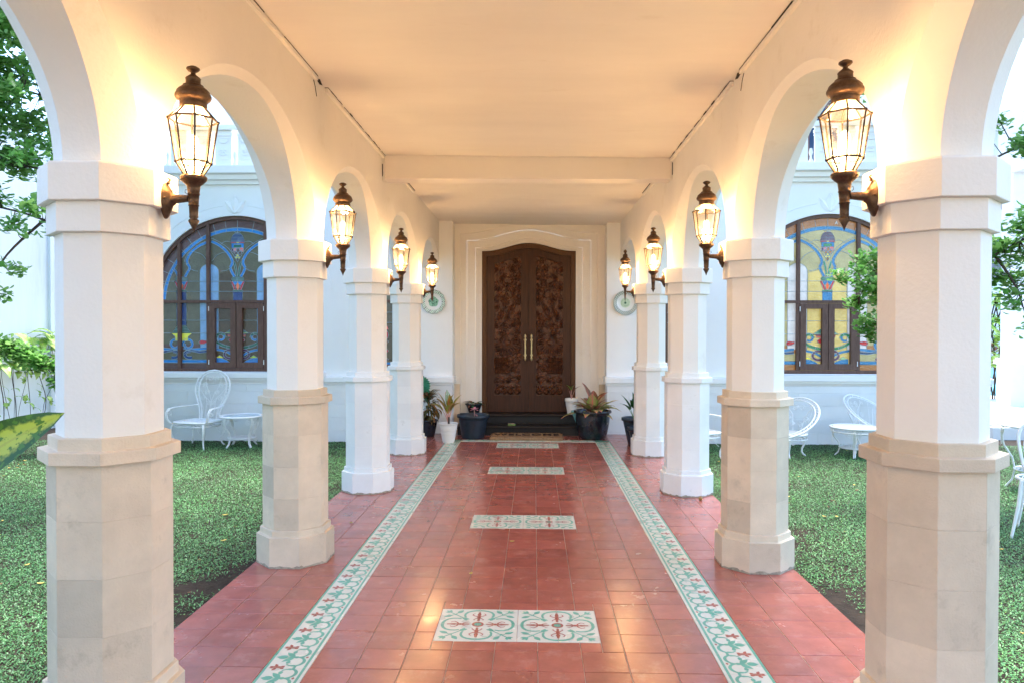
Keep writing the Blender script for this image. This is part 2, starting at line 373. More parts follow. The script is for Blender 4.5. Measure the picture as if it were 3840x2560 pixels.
# ------------------------------------------------------------------ mesh helpers
class MB:
    def __init__(s):
        s.v = []; s.f = []; s.m = []; s.sm = []; s.uv = []; s.hasuv = False
    def add(s, vs, fs, mi=0, smooth=False, uvs=None):
        o = len(s.v)
        s.v.extend([tuple(p) for p in vs])
        for i, f in enumerate(fs):
            s.f.append([o + k for k in f]); s.m.append(mi); s.sm.append(smooth)
            if uvs is not None:
                s.hasuv = True
                s.uv.extend([uvs[k] for k in f])
            else:
                s.uv.extend([(0, 0)] * len(f))
        return o
    def box(s, x0, x1, y0, y1, z0, z1, mi=0):
        s.add([(x0, y0, z0), (x1, y0, z0), (x1, y1, z0), (x0, y1, z0), (x0, y0, z1), (x1, y0, z1), (x1, y1, z1), (x0, y1, z1)],
              [(0, 3, 2, 1), (4, 5, 6, 7), (0, 1, 5, 4), (1, 2, 6, 5), (2, 3, 7, 6), (3, 0, 4, 7)], mi)
    def cbox(s, x0, x1, y0, y1, z0, z1, c=0.002, mi=0):
        """box whose top edges are chamfered"""
        s.add([(x0, y0, z0), (x1, y0, z0), (x1, y1, z0), (x0, y1, z0), (x0, y0, z1 - c), (x1, y0, z1 - c), (x1, y1, z1 - c), (x0, y1, z1 - c),
               (x0 + c, y0 + c, z1), (x1 - c, y0 + c, z1), (x1 - c, y1 - c, z1), (x0 + c, y1 - c, z1)],
              [(0, 3, 2, 1), (0, 1, 5, 4), (1, 2, 6, 5), (2, 3, 7, 6), (3, 0, 4, 7), (4, 5, 9, 8), (5, 6, 10, 9), (6, 7, 11, 10), (7, 4, 8, 11), (8, 9, 10, 11)], mi)
    def prism(s, poly, axis, a0, a1, mi=0, tf=None):
        """poly of 2D points extruded; axis 'y': poly=(x,z); 'z': poly=(x,y); 'x': poly=(y,z)"""
        n = len(poly)
        def P(p, a):
            if axis == 'y': return (p[0], a, p[1])
            if axis == 'z': return (p[0], p[1], a)
            return (a, p[0], p[1])
        vs = [P(p, a0) for p in poly] + [P(p, a1) for p in poly]
        if tf: vs = [tf(v) for v in vs]
        s.add(vs, [tuple(range(n)), tuple(range(2 * n - 1, n - 1, -1))] + [(i, i + n, (i + 1) % n + n, (i + 1) % n) for i in range(n)], mi)
    def lathe(s, prof, n=24, c=(0, 0, 0), mi=0, smooth=True, rot0=0.0, capb=True, capt=True, rfun=None):
        vs = []
        for (r, z) in prof:
            for k in range(n):
                a = rot0 + 2 * PI * k / n
                rr = r * (rfun(a, z) if rfun else 1)
                vs.append((c[0] + rr * math.cos(a), c[1] + rr * math.sin(a), c[2] + z))
        fs = []
        for i in range(len(prof) - 1):
            for k in range(n):
                fs.append((i * n + k, i * n + (k + 1) % n, (i + 1) * n + (k + 1) % n, (i + 1) * n + k))
        s.add(vs, fs, mi, smooth)
        if capb: s.add(vs[:n], [tuple(range(n - 1, -1, -1))], mi)
        if capt: s.add(vs[-n:], [tuple(range(n))], mi)
    def tube(s, path, r, n=6, closed=False, mi=0, smooth=True, taper=None):
        P = [Vector(p) for p in path]
        m = len(P)
        if m < 2: return
        vs = []; up = None
        for i in range(m):
            if closed: t = P[(i + 1) % m] - P[i - 1]
            else: t = P[min(i + 1, m - 1)] - P[max(i - 1, 0)]
            if t.length < 1e-9: t = Vector((0, 0, 1))
            t.normalize()
            if up is None:
                up = Vector((0, 0, 1)) if abs(t.z) < 0.9 else Vector((1, 0, 0))
            a = t.cross(up)
            if a.length < 1e-6: a = t.orthogonal()
            a.normalize(); b = a.cross(t).normalized(); up = b
            rr = r if taper is None else r * taper(i / (m - 1))
            for k in range(n):
                th = 2 * PI * k / n
                vs.append(P[i] + a * (rr * math.cos(th)) + b * (rr * math.sin(th)))
        fs = []
        for i in range(m if closed else m - 1):
            j = (i + 1) % m
            for k in range(n):
                fs.append((i * n + k, i * n + (k + 1) % n, j * n + (k + 1) % n, j * n + k))
        s.add(vs, fs, mi, smooth)
        if not closed:
            s.add(vs[:n], [tuple(range(n - 1, -1, -1))], mi)
            s.add(vs[-n:], [tuple(range(n))], mi)
    def build(s, name, mats, parent=None, loc=(0, 0, 0)):
        me = s.mesh(name, mats)
        o = bpy.data.objects.new(name, me)
        o.location = loc
        COL.objects.link(o)
        if parent: o.parent = parent
        return o
    def mesh(s, name, mats):
        me = bpy.data.meshes.new(name)
        me.from_pydata(s.v, [], s.f)
        if not isinstance(mats, (list, tuple)): mats = [mats]
        for q in mats: me.materials.append(q)
        me.polygons.foreach_set('material_index', s.m)
        me.polygons.foreach_set('use_smooth', s.sm)
        if s.hasuv:
            l = me.uv_layers.new(name='UVMap')
            l.data.foreach_set('uv', [c for p in s.uv for c in p])
        me.update()
        return me

def inst(name, me, parent=None, loc=(0, 0, 0), rot=(0, 0, 0), scale=(1, 1, 1)):
    o = bpy.data.objects.new(name, me)
    o.location = loc; o.rotation_euler = rot; o.scale = scale
    COL.objects.link(o)
    if parent: o.parent = parent
    return o

def tag(o, label=None, cat=None, group=None, kind=None):
    if label: o['label'] = label
    if cat: o['category'] = cat
    if group: o['group'] = group
    if kind: o['kind'] = kind
    return o

def thing(name, label, cat, loc=(0, 0, 0), rz=0.0, group=None):
    o = bpy.data.objects.new(name, None)
    o.empty_display_size = 0.1
    o.location = loc; o.rotation_euler = (0, 0, rz)
    COL.objects.link(o)
    return tag(o, label, cat, group)

def fastmesh(name, V, F, mats, smooth=False, mi=None, uv=None):
    """V (n,3) array, F (m,k) int array"""
    me = bpy.data.meshes.new(name)
    n, (m, k) = len(V), F.shape
    me.vertices.add(n); me.vertices.foreach_set('co', np.ascontiguousarray(V, dtype=np.float32).ravel())
    me.loops.add(m * k); me.loops.foreach_set('vertex_index', np.ascontiguousarray(F, dtype=np.int32).ravel())
    me.polygons.add(m); me.polygons.foreach_set('loop_start', np.arange(0, m * k, k, dtype=np.int32))
    if not isinstance(mats, (list, tuple)): mats = [mats]
    for q in mats: me.materials.append(q)
    if mi is not None: me.polygons.foreach_set('material_index', np.asarray(mi, dtype=np.int32))
    if smooth: me.polygons.foreach_set('use_smooth', np.ones(m, dtype=bool))
    if uv is not None:
        l = me.uv_layers.new(name='UVMap'); l.data.foreach_set('uv', np.ascontiguousarray(uv, dtype=np.float32).ravel())
    me.update(calc_edges=True)
    return me

def copy_tree(o, parent=None):
    c = o.copy(); COL.objects.link(c)
    if parent: c.parent = parent
    for ch in list(o.children): copy_tree(ch, c)
    return c
# ------------------------------------------------------------------ layout constants
XL, XR = -1.565, 1.385                     # column centre lines
CY = [0.55, 2.62, 4.69, 6.76, 8.83]        # column centres along the walk (first stands beside the camera)
YW = 10.60                                 # house front
GZ = -0.13                                 # lawn level
SPR, CEIL = 2.04, 3.06

# ------------------------------------------------------------------ ground
g = MB()
g.box(-60, 60, -60, 90, -0.60, GZ - 0.015)
tag(g.build('ground', M['soil']), kind='structure')
# lumpy topsoil sheets under the lawns
def soil_sheet(x0, x1, y0, y1, name):
    nx, ny = int((x1 - x0) / 0.05), int((y1 - y0) / 0.05)
    X, Y = np.meshgrid(np.linspace(x0, x1, nx + 1), np.linspace(y0, y1, ny + 1))
    Z = GZ + 0.004 * np.sin(X * 9.1 + Y * 3.3) * np.sin(Y * 7.7 - X * 2.1) + rng.normal(0, 0.0035, X.shape)
    V = np.stack([X, Y, Z], -1).reshape(-1, 3)
    i = np.arange(nx * ny); r0 = i // nx * (nx + 1) + i % nx
    F = np.stack([r0, r0 + 1, r0 + nx + 2, r0 + nx + 1], 1)
    o = inst(name, fastmesh(name, V, F, M['soil'], True)); tag(o, kind='structure')
soil_sheet(-9.2, -1.83, 0.5, 10.58, 'lawn_soil')
soil_sheet(1.63, 9.0, 0.5, 10.58, 'lawn_soil')

def grass(x0, x1, y0, y1, edge_x, sgn, name, label):
    # trampled bare patches along the edge of the paving
    N = 700000
    X = rng.uniform(x0, x1, N); Y = rng.uniform(y0, y1, N)
    dist = np.hypot(X, Y)
    keep = rng.random(N) < np.clip(1.25 - dist / 13.0, 0.30, 1.0)
    dE = (X - edge_x) * sgn
    nz = (np.sin(X * 5.1 + Y * 1.7) + np.sin(Y * 4.3 - X * 2.9 + 1.3) + np.sin(X * 11.0 - Y * 7.0) * 0.6 + np.sin(Y * 13 + X * 3) * 0.5) / 3.1
    bare = np.clip(1.15 - dE / 0.55, 0, 1) * np.clip(1.25 - np.abs(Y - 4.2) / 3.0, 0, 1) if sgn < 0 else np.clip(1.15 - dE / 0.75, 0, 1) * np.clip(1.15 - np.abs(Y - 3.9) / 2.6, 0, 1)
    prob = np.clip(1.05 - bare * (1.15 + 0.9 * nz) - np.clip(nz - 0.45, 0, 1) * 0.9, 0.0, 1)
    keep &= rng.random(N) < prob
    X, Y = X[keep], Y[keep]; n = len(X)
    ang = rng.uniform(0, 2 * PI, n); L = rng.uniform(0.011, 0.026, n) * (0.85 + 0.02 * np.hypot(X, Y)); W = rng.uniform(0.0024, 0.0050, n)
    el = rng.uniform(0.05, 0.9, n)
    tall = rng.random(n) < 0.012
    L[tall] *= 2.0; el[tall] = rng.uniform(0.8, 1.3, tall.sum())
    dx, dy, dz = np.cos(ang) * np.cos(el), np.sin(ang) * np.cos(el), np.sin(el)
    px, py = -np.sin(ang), np.cos(ang)
    z0 = GZ + rng.uniform(0.0, 0.016, n)
    a = np.stack([X, Y, z0], 1)
    mid = a + np.stack([dx * L * .5, dy * L * .5, dz * L * .5], 1)
    tip = a + np.stack([dx * L, dy * L, dz * L * 0.8], 1)
    pw = np.stack([px * W, py * W, np.zeros(n)], 1)
    V = np.stack([a, mid - pw, tip, mid + pw], 1).reshape(-1, 3)
    F = np.arange(4 * n).reshape(-1, 4)
    o = inst(name, fastmesh(name, V, F, M['grass']))
    tag(o, label, 'grass', kind='stuff')
grass(-8.6, -1.80, 2.0, 10.45, -1.80, -1, 'lawn_grass', 'low green carpet grass between the left columns and the boundary wall')
grass(1.62, 8.6, 2.0, 10.45, 1.60, 1, 'lawn_grass', 'low green carpet grass with bare soil patches beside the right columns')

# fallen leaves on the lawns: curled blades
fl = MB()
def dead_leaf(mb, x, y, z, s, a, mi):
    vs = []
    for i in range(5):
        t = i / 4
        w = s * 0.30 * math.sin(PI * (0.12 + 0.83 * t))
        cx = (t - .5) * s; cz = z + s * 0.18 * (t - .5) ** 2 * 4 + 0.002
        for q in (-1, 0, 1):
            lx, ly = cx, q * w
            vs.append((x + lx * math.cos(a) - ly * math.sin(a), y + lx * math.sin(a) + ly * math.cos(a), cz + abs(q) * w * 0.5))
    fs = [(i * 3 + k, i * 3 + k + 1, i * 3 + k + 4, i * 3 + k + 3) for i in range(4) for k in range(2)]
    mb.add(vs, fs, mi, True)
for k in range(230):
    if k % 2: x, y = random.uniform(-7.5, -1.95), random.uniform(2.4, 10.2)
    else: x, y = random.uniform(1.75, 7.5), random.uniform(2.4, 10.2)
    dead_leaf(fl, x, y, GZ + 0.018, random.uniform(0.022, 0.05), random.uniform(0, 6.3), random.choice((0, 0, 1)))
tag(fl.build('leaf_litter', [M['leafyel'], M['leafbrown']]), 'small dry yellow and brown leaves scattered over the lawns', 'fallen leaves', kind='stuff')

# ------------------------------------------------------------------ walkway floor: base, tiles
floor = MB()
floor.box(-1.80, 1.60, -6.0, 10.62, -0.40, -0.0035)
floor = floor.build('floor', M['grout']); tag(floor, kind='structure')
# front strip of the recess in front of the door
GAP = 0.0016
def rects_minus(cell, holes):
    out = [cell]
    for h in holes:
        nxt = []
        for (a, b, c, d) in out:
            if h[0] >= b - 1e-6 or h[1] <= a + 1e-6 or h[2] >= d - 1e-6 or h[3] <= c + 1e-6:
                nxt.append((a, b, c, d)); continue
            if h[0] > a + 1e-6: nxt.append((a, h[0], c, d))
            if h[1] < b - 1e-6: nxt.append((h[1], b, c, d))
            aa, bb = max(a, h[0]), min(b, h[1])
            if h[2] > c + 1e-6: nxt.append((aa, bb, c, h[2]))
            if h[3] < d - 1e-6: nxt.append((aa, bb, h[3], d))
        out = nxt
    return out
MEDS = [(-0.5, 0.3, 3.45, 3.85), (-0.5, 0.3, 5.45, 5.85), (-0.5, 0.3, 7.55, 7.95), (-0.5, 0.3, 9.25, 9.65)]
cells = []
xs_in = [-1.0 + 0.2 * k for k in range(10)]
ys = [9.75 - 0.2 * k for k in range(0, 64)]
holes = MEDS
for i in range(9):
    for j in range(len(ys) - 1):
        cells += rects_minus((xs_in[i], xs_in[i + 1], ys[j + 1], ys[j]), holes)
ys2 = [9.95 + .2 * 3 - 0.2 * k for k in range(0, 68)]
for a in (-1.8, -1.6, -1.4, 1.0, 1.2, 1.4):
    for j in range(len(ys2) - 1):
        cells.append((a, a + 0.2, ys2[j + 1], ys2[j]))
for i in range(11):                                   # rows between the border and the steps
    for j in range(2):
        cells.append((-1.2 + .2 * i, -1.0 + .2 * i, 9.95 + .2 * j, 10.15 + .2 * j))
cells = [c for c in cells if c[2] > -2.9]
vis = [c for c in cells if c[3] > 2.9]
hid = [c for c in cells if c[3] <= 2.9]
vis.sort(key=lambda c: -(c[1] - c[0]) * (c[3] - c[2]) / max(1.0, (c[2] + .1)) ** 3)
near, far = vis[:300], vis[300:] + hid
tile_mesh = {}
def tile_me(w, d):
    k = (round(w, 3), round(d, 3))
    if k not in tile_mesh:
        t = MB(); t.cbox(GAP - w / 2, w / 2 - GAP, GAP - d / 2, d / 2 - GAP, -0.02, 0, 0.0012)
        tile_mesh[k] = t.mesh('tile', M['tile'])
    return tile_mesh[k]
for (a, b, c, d) in near:
    inst('tile', tile_me(b - a, d - c), floor, ((a + b) / 2, (c + d) / 2, random.uniform(-0.0009, 0.0005)),
         (random.gauss(0, 0.0016), random.gauss(0, 0.0016), random.gauss(0, 0.0012)))
ft = MB()
for (a, b, c, d) in far:
    z = random.uniform(-0.0007, 0.0004)
    ft.cbox(a + GAP, b - GAP, c + GAP, d - GAP, -0.02, z, 0.0012)
tag(ft.build('far_tile', M['tile'], floor), kind='stuff')

# printed patterns as thin inlays: each shape lies a hair above the last
class Flat:
    def __init__(s):
        s.mb = MB(); s.z = 0.00035
    def poly(s, pts, mi):
        s.z += 0.000012
        # triangulate as a fan of a bmesh ngon
        s.mb.add([(x, y, s.z) for x, y in pts], [tuple(range(len(pts)))], mi)
    def disc(s, x, y, r, mi, n=20, rx=None):
        s.poly([(x + (rx or r) * math.cos(2 * PI * k / n), y + r * math.sin(2 * PI * k / n)) for k in range(n)], mi)
    def stroke(s, pts, w, mi, taper=None, cap=True):
        """ribbon along pts, width w (function or number)"""
        s.z += 0.000012
        m = len(pts); L, Rr = [], []
        for i in range(m):
            a = pts[max(i - 1, 0)]; b = pts[min(i + 1, m - 1)]
            tx, ty = b[0] - a[0], b[1] - a[1]; q = math.hypot(tx, ty) or 1
            ww = w * (taper(i / (m - 1)) if taper else 1) / 2
            nx, ny = -ty / q * ww, tx / q * ww
            L.append((pts[i][0] + nx, pts[i][1] + ny, s.z)); Rr.append((pts[i][0] - nx, pts[i][1] - ny, s.z))
        s.mb.add(L + Rr, [(i, m + i, m + i + 1, i + 1) for i in range(m - 1)], mi)
    def leaf(s, x, y, ang, l, w, mi, hook=0.0):
        P = []
        for k in range(9):
            t = k / 8; P.append((t * l, w * math.sin(PI * t ** 0.8) + hook * t * t))
        for k in range(7, 0, -1):
            t = k / 8; P.append((t * l, -w * math.sin(PI * t ** 0.8) + hook * t * t))
        c, q = math.cos(ang), math.sin(ang)
        P = [(x + a * c - b * q, y + a * q + b * c) for a, b in P]
        s.poly(P[::-1] if True else P, mi)

def arc(cx, cy, rx, ry, a0, a1, n=14):
    return [(cx + rx * math.cos(R(a0 + (a1 - a0) * k / n)), cy + ry * math.sin(R(a0 + (a1 - a0) * k / n))) for k in range(n + 1)]

def border_tile():
    """0.2 m border tile: x=0 outer edge .. 0.2 inner edge, y along the walk; mats cream, green, red"""
    f = Flat()
    b = MB(); b.cbox(GAP, .2 - GAP, 0.0004, .2 - 0.0004, -0.02, 0.0, 0.0008)
    f.mb.add(b.v, b.f, 0)
    S = lambda pts: [(x * .2, y * .2) for x, y in pts]
    f.poly(S([(0.012, .004), (.07, .004), (.07, .996), (.012, .996)]), 1)
    f.poly(S([(0.865, .004), (.925, .004), (.925, .996), (.865, .996)]), 1)
    # big scrolls
    tp = lambda t: 0.45 + 0.75 * math.sin(PI * min(1, t * 1.1))
    f.stroke(S(arc(.60, .28, .19, .21, -110, 120)), .0125, 1, tp)
    f.stroke(S(arc(.60, .72, .19, .21, 110, -120)), .0125, 1, tp)
    f.stroke(S([(.66, -.0), (.67, .05), (.62, .10), (.52, .09), (.44, .15)]), .013, 1, lambda t: 1.1 - .5 * t)
    f.stroke(S([(.66, 1.0), (.67, .95), (.62, .90), (.52, .91), (.44, .85)]), .013, 1, lambda t: 1.1 - .5 * t)
    f.leaf(.44 * .2, .17 * .2, R(80), .035, .010, 1, .004)
    f.leaf(.44 * .2, .83 * .2, R(-80), .035, .010, 1, -.004)
    f.disc(.56 * .2, .5 * .2, .011, 1)
    f.stroke(S([(.74, .5), (.56, .5), (.34, .5), (.20, .5)]), .008, 1)
    f.leaf(.50 * .2, .5 * .2, R(125), .064, .014, 1, .008)
    f.leaf(.50 * .2, .5 * .2, R(-125), .064, .014, 1, -.008)
    f.leaf(.36 * .2, .5 * .2, R(150), .040, .010, 1, .005)
    f.leaf(.36 * .2, .5 * .2, R(-150), .040, .010, 1, -.005)
    f.poly(S([(.10, .5), (.18, .44), (.27, .5), (.18, .56)][::-1]), 1)
    # diamond
    f.poly(S([(.80, .445), (.835, .5), (.80, .555), (.765, .5)]), 2)
    # red fleur halves at both joints
    for y0, q in ((0.006, 1), (.994, -1)):
        f.stroke(S([(.17, y0 + q * .022), (.44, y0 + q * .022)]), .0085, 2)
        f.leaf(.27 * .2, (y0 + q * .03) * .2, R(110 * q), .027, .0075, 2, .003 * q)
        f.leaf(.20 * .2, (y0 + q * .012) * .2, R(170 * q), .018, .006, 2)
        f.leaf(.35 * .2, (y0 + q * .02) * .2, R(25 * q), .022, .006, 2)
    return f.mb.mesh('border_tile', [M['cream'], M['tgreen'], M['tred']])
bt = border_tile()
for j in range(37):
    y = 9.75 - 0.2 * j
    if y > 2.6:
        for q in range(1):
            inst('border_tile', bt, floor, (-1.2, y, 0), (0, 0, 0))
            inst('border_tile', bt, floor, (1.0, y, 0), (0, 0, 0), (-1, 1, 1))
bt2 = border_tile()
for i in range(11):
    inst('border_tile', bt2, floor, (-1.2 + .2 * i, 9.95, 0), (0, 0, -PI / 2), (0.82, 1, 1))
# plain cream strips where the border goes on behind the camera
cb = MB()
for x in (-1.2, 1.0 - .2):
    for k in range(28): cb.cbox(x + GAP, x + .2 - GAP, 2.55 - .2 * k + GAP - .2, 2.55 - .2 * k - GAP, -.02, 0, .001)
tag(cb.build('rear_border', M['cream'], floor), kind='stuff')

def medal_tile():
    """quarter of the quatrefoil medallion, centre of the motif at (0,0), tile spans 0..0.2"""
    f = Flat()
    b = MB(); b.cbox(.0006, .2 - GAP, .0006, .2 - GAP, -0.02, 0.0, 0.0008)
    f.mb.add(b.v, b.f, 0)
    f.poly(arc(0, 0, .030, .030, 0, 90, 10) + [(0.0008, 0.0008)], 2)
    f.poly(arc(0, 0, .0185, .0185, 0, 90, 10) + [(0.0008, 0.0008)], 1)
    # ring lobes: half lobe on +x axis and half lobe on +y axis meeting on the diagonal
    lob = [(.178, 0.001), (.177, .02), (.170, .042), (.155, .062), (.132, .073), (.108, .074), (.088, .068)]
    w = lambda t: 1.25 - .45 * t
    f.stroke(lob, .0135, 1, w)
    f.stroke([(y, x) for x, y in lob], .0135, 1, w)
    # diagonal stem and leaves
    f.stroke([(.070, .070), (.10, .10), (.150, .150)], .0075, 1)
    f.leaf(.07, .07, R(200), .026, .009, 1); f.leaf(.07, .07, R(250), .026, .009, 1)
    f.disc(.072, .072, .012, 1)
    f.stroke([(.118, .118), (.135, .120), (.150, .108)], .006, 1); f.leaf(.140, .112, R(-25), .050, .0135, 1, -.004)
    f.stroke([(.118, .118), (.120, .135), (.108, .150)], .006, 1); f.leaf(.112, .140, R(115), .050, .0135, 1, .004)
    f.leaf(.148, .148, R(45), .040, .009, 1); f.leaf(.152, .150, R(5), .032, .0075, 1, .003); f.leaf(.150, .152, R(85), .032, .0075, 1, -.003)
    # fleur-de-lis halves
    for sw in (0, 1):
        Q = (lambda p: p) if not sw else (lambda p: [(b_, a_) for a_, b_ in p])
        f.stroke(Q([(.042, .0035), (.155, .0035)]), .0055, 2)
        f.poly((lambda p: p if not sw else p[::-1])(Q([(.100, .001), (.118, .011), (.135, .008), (.158, .001)])), 2)
        f.stroke(Q([(.098, .004), (.104, .020), (.118, .034), (.132, .030), (.137, .022)]), .0075, 2, lambda t: 1.25 - .7 * t)
        f.stroke(Q([(.080, .004), (.070, .016), (.056, .026), (.050, .020)]), .0065, 2, lambda t: 1.2 - .5 * t)
        f.disc(*Q([(.088, .004)])[0], .007, 2, 10)
    return f.mb.mesh('medallion_tile', [M['cream'], M['tgreen'], M['tred']])
mt = medal_tile()
for (a, b, c, d) in MEDS:
    for cx in (a + .2, a + .6):
        for k in range(4):
            inst('medallion_tile', mt, floor, (cx, (c + d) / 2, random.uniform(-.0003, .0003)), (0, 0, k * PI / 2))
# a few fallen leaves and crumbs on the tiles
for (x, y, s, a, mi, lab) in ((-0.40, 4.40, .035, 1.3, 'leafyel', 'small yellow leaf lying on the red tiles behind the nearest medallion pair'),
                             (-0.17, 5.09, .035, .2, 'leafyel', 'thin yellow leaf lying on the central tiles in front of the second medallion pair'),
                             (-1.42, 5.55, .03, .5, 'leafyel', 'pale leaf lying on red tiles between the second and third left columns'),
                             (-1.40, 6.28, .028, 2.5, 'leafbrown', 'brown curled leaf at the foot of the third left column'),
                             (-0.90, 6.05, .025, .3, 'leafbrown', 'dark leaf scrap on the tiles beside the left border strip')):
    t = MB(); dead_leaf(t, 0, 0, 0.001, s, a, 0)
    tag(t.build('fallen_leaf', M[mi], None, (x, y, 0.001)), lab, 'leaf')
t = MB()
t.lathe([(0.001, 0), (.012, .002), (.018, .012), (.017, .022), (.010, .031), (.004, .033)], 12, rfun=lambda a, z: 1 + .08 * math.sin(5 * a))
t.tube([(0, 0, .032), (.002, .001, .038)], .002)
tag(t.build('dry_fruit', M['fruit'], None, (1.44, 6.42, 0)), 'small round brown dry fruit at the foot of the third right column', 'fruit')

# ------------------------------------------------------------------ columns
C8 = math.cos(PI / 8)
def octp(a, rot=PI / 8):
    return [(a / C8 * math.cos(rot + k * PI / 4), a / C8 * math.sin(rot + k * PI / 4)) for k in range(8)]
def octring(mb, secs, mi=0):
    """stack of (flat half-width, z) sections"""
    vs = []
    for a, z in secs: vs += [(x, y, z) for x, y in octp(a)]
    fs = [(i * 8 + k, i * 8 + (k + 1) % 8, (i + 1) * 8 + (k + 1) % 8, (i + 1) * 8 + k) for i in range(len(secs) - 1) for k in range(8)]
    n = len(secs)
    mb.add(vs, fs + [tuple(range(7, -1, -1)), tuple(range((n - 1) * 8, n * 8))], mi)
e = 0.002
def _m(secs, nm, mt_):
    m = MB(); octring(m, secs); return m.mesh(nm, mt_)
def slab_mesh(z0, z1, a, nm, mt_, th=0.03):
    """one facet slab facing +x of an octagon of flat half-width a"""
    h = a * math.tan(PI / 8) - 0.00025
    i = (a - th) * math.tan(PI / 8) - 0.00025
    c = 0.0010
    m = MB()
    vs = [(a - th, -i, z0), (a - th, i, z0), (a - th, i, z1), (a - th, -i, z1),
          (a - c, -h, z0), (a - c, h, z0), (a - c, h, z1), (a - c, -h, z1),
          (a, -h + c, z0 + c), (a, h - c, z0 + c), (a, h - c, z1 - c), (a, -h + c, z1 - c)]
    m.add(vs, [(0, 1, 2, 3)[::-1], (0, 4, 5, 1), (1, 5, 6, 2), (2, 6, 7, 3), (3, 7, 4, 0), (4, 8, 9, 5), (5, 9, 10, 6), (6, 10, 11, 7), (7, 11, 8, 4), (8, 9, 10, 11)])
    return m.mesh(nm, mt_)
colmesh = {}
for key, stone in (('l', M['limestone']), ('p', M['painted_stone'])):
    colmesh[key] = dict(
        core=_m([(.162, 0), (.162, 1.014)], 'core', M['grout']),
        shaft=_m([(.162, 1.10), (.162, 1.815)], 'shaft', M['plaster']),
        capital=_m([(.183, 1.808), (.185, 1.81), (.185, 1.911), (.2075, 1.911), (.210, 1.9135), (.210, 2.035), (.2065, 2.042), (.150, 2.042)], 'capital', M['plaster']),
        ring=_m([(.192, 1.015), (.213, 1.016), (.215, 1.018), (.215, 1.059), (.213, 1.061), (.187, 1.061), (.185, 1.063), (.185, 1.103), (.183, 1.1045), (.160, 1.1045)], 'ring_moulding', stone),
        torus=_m([(.2245, .188), (.207, .190), (.205, .192), (.205, .226), (.203, .229), (.190, .231)], 'base_moulding', stone),
        slab=[slab_mesh(z0, z1, .190, 'stone_slab', stone) for z0, z1 in ((.2315, .4254), (.4258, .6224), (.6228, .8204), (.8208, 1.0147))],
        base=slab_mesh(0.0, .188, .2255, 'base_slab', stone, .05),
        grime=None)
def grime_mesh():
    m = MB()
    # an uneven dirt line hugging the foot of a column
    pts = octp(.2262)
    vs, fs = [], []
    for k in range(8):
        a, b = pts[k], pts[(k + 1) % 8]
        for q in range(12):
            t = q / 12
            vs.append((a[0] + (b[0] - a[0]) * t, a[1] + (b[1] - a[1]) * t, 0))
    n = len(vs)
    hs = [0.006 + 0.012 * abs(math.sin(i * .37)) * random.random() + 0.006 * random.random() for i in range(n)]
    top = [(v[0], v[1], hs[i]) for i, v in enumerate(vs)]
    m.add(vs + top, [(i, (i + 1) % n, (i + 1) % n + n, i + n) for i in range(n)])
    return m.mesh('dirt_line', M['grime'])
order = ['beside the camera', 'nearest in view', 'second', 'third', 'farthest']
vis_lab = {
 (0, 1): 'nearest left column, thick and octagonal with warm sandstone slabs below its ring moulding',
 (0, 2): 'second left column, pale octagonal shaft with one rough tan slab near its ring moulding',
 (0, 3): 'third left column, octagonal and painted white with a grey dirt line at its foot',
 (0, 4): 'farthest left column, small and white, beside the potted plants left of the door',
 (1, 1): 'nearest right column, thick and octagonal with grey mould specks on its sandstone slabs',
 (1, 2): 'second right column, pale octagonal shaft in front of the round-backed garden chair',
 (1, 3): 'third right column, octagonal with a tan base slab and a dry fruit at its foot',
 (1, 4): 'farthest right column, small and white with black mould on its base, hiding the dark pots',
 (0, 0): 'octagonal column left of the viewpoint, just outside the frame',
 (1, 0): 'octagonal column right of the viewpoint, just outside the frame'}
for si, X in ((0, XL), (1, XR)):
    for ci, Y in enumerate(CY):
        key = 'p' if ci >= 3 else 'l'
        m = colmesh[key]
        t = thing('column', vis_lab[(si, ci)], 'column', (X, Y, 0), group='octagonal columns along the walkway')
        inst('core', m['core'], t); inst('shaft', m['shaft'], t); inst('capital', m['capital'], t)
        inst('ring_moulding', m['ring'], t); inst('base_moulding', m['torus'], t)
        for k in range(8):
            for sl in m['slab']: inst('stone_slab', sl, t, (0, 0, 0), (0, 0, k * PI / 4), (1 + random.uniform(-.002, .002),) * 2 + (1,))
            inst('base_slab', m['base'], t, (0, 0, 0), (0, 0, k * PI / 4))
        if ci > 1: inst('dirt_line', grime_mesh(), t)

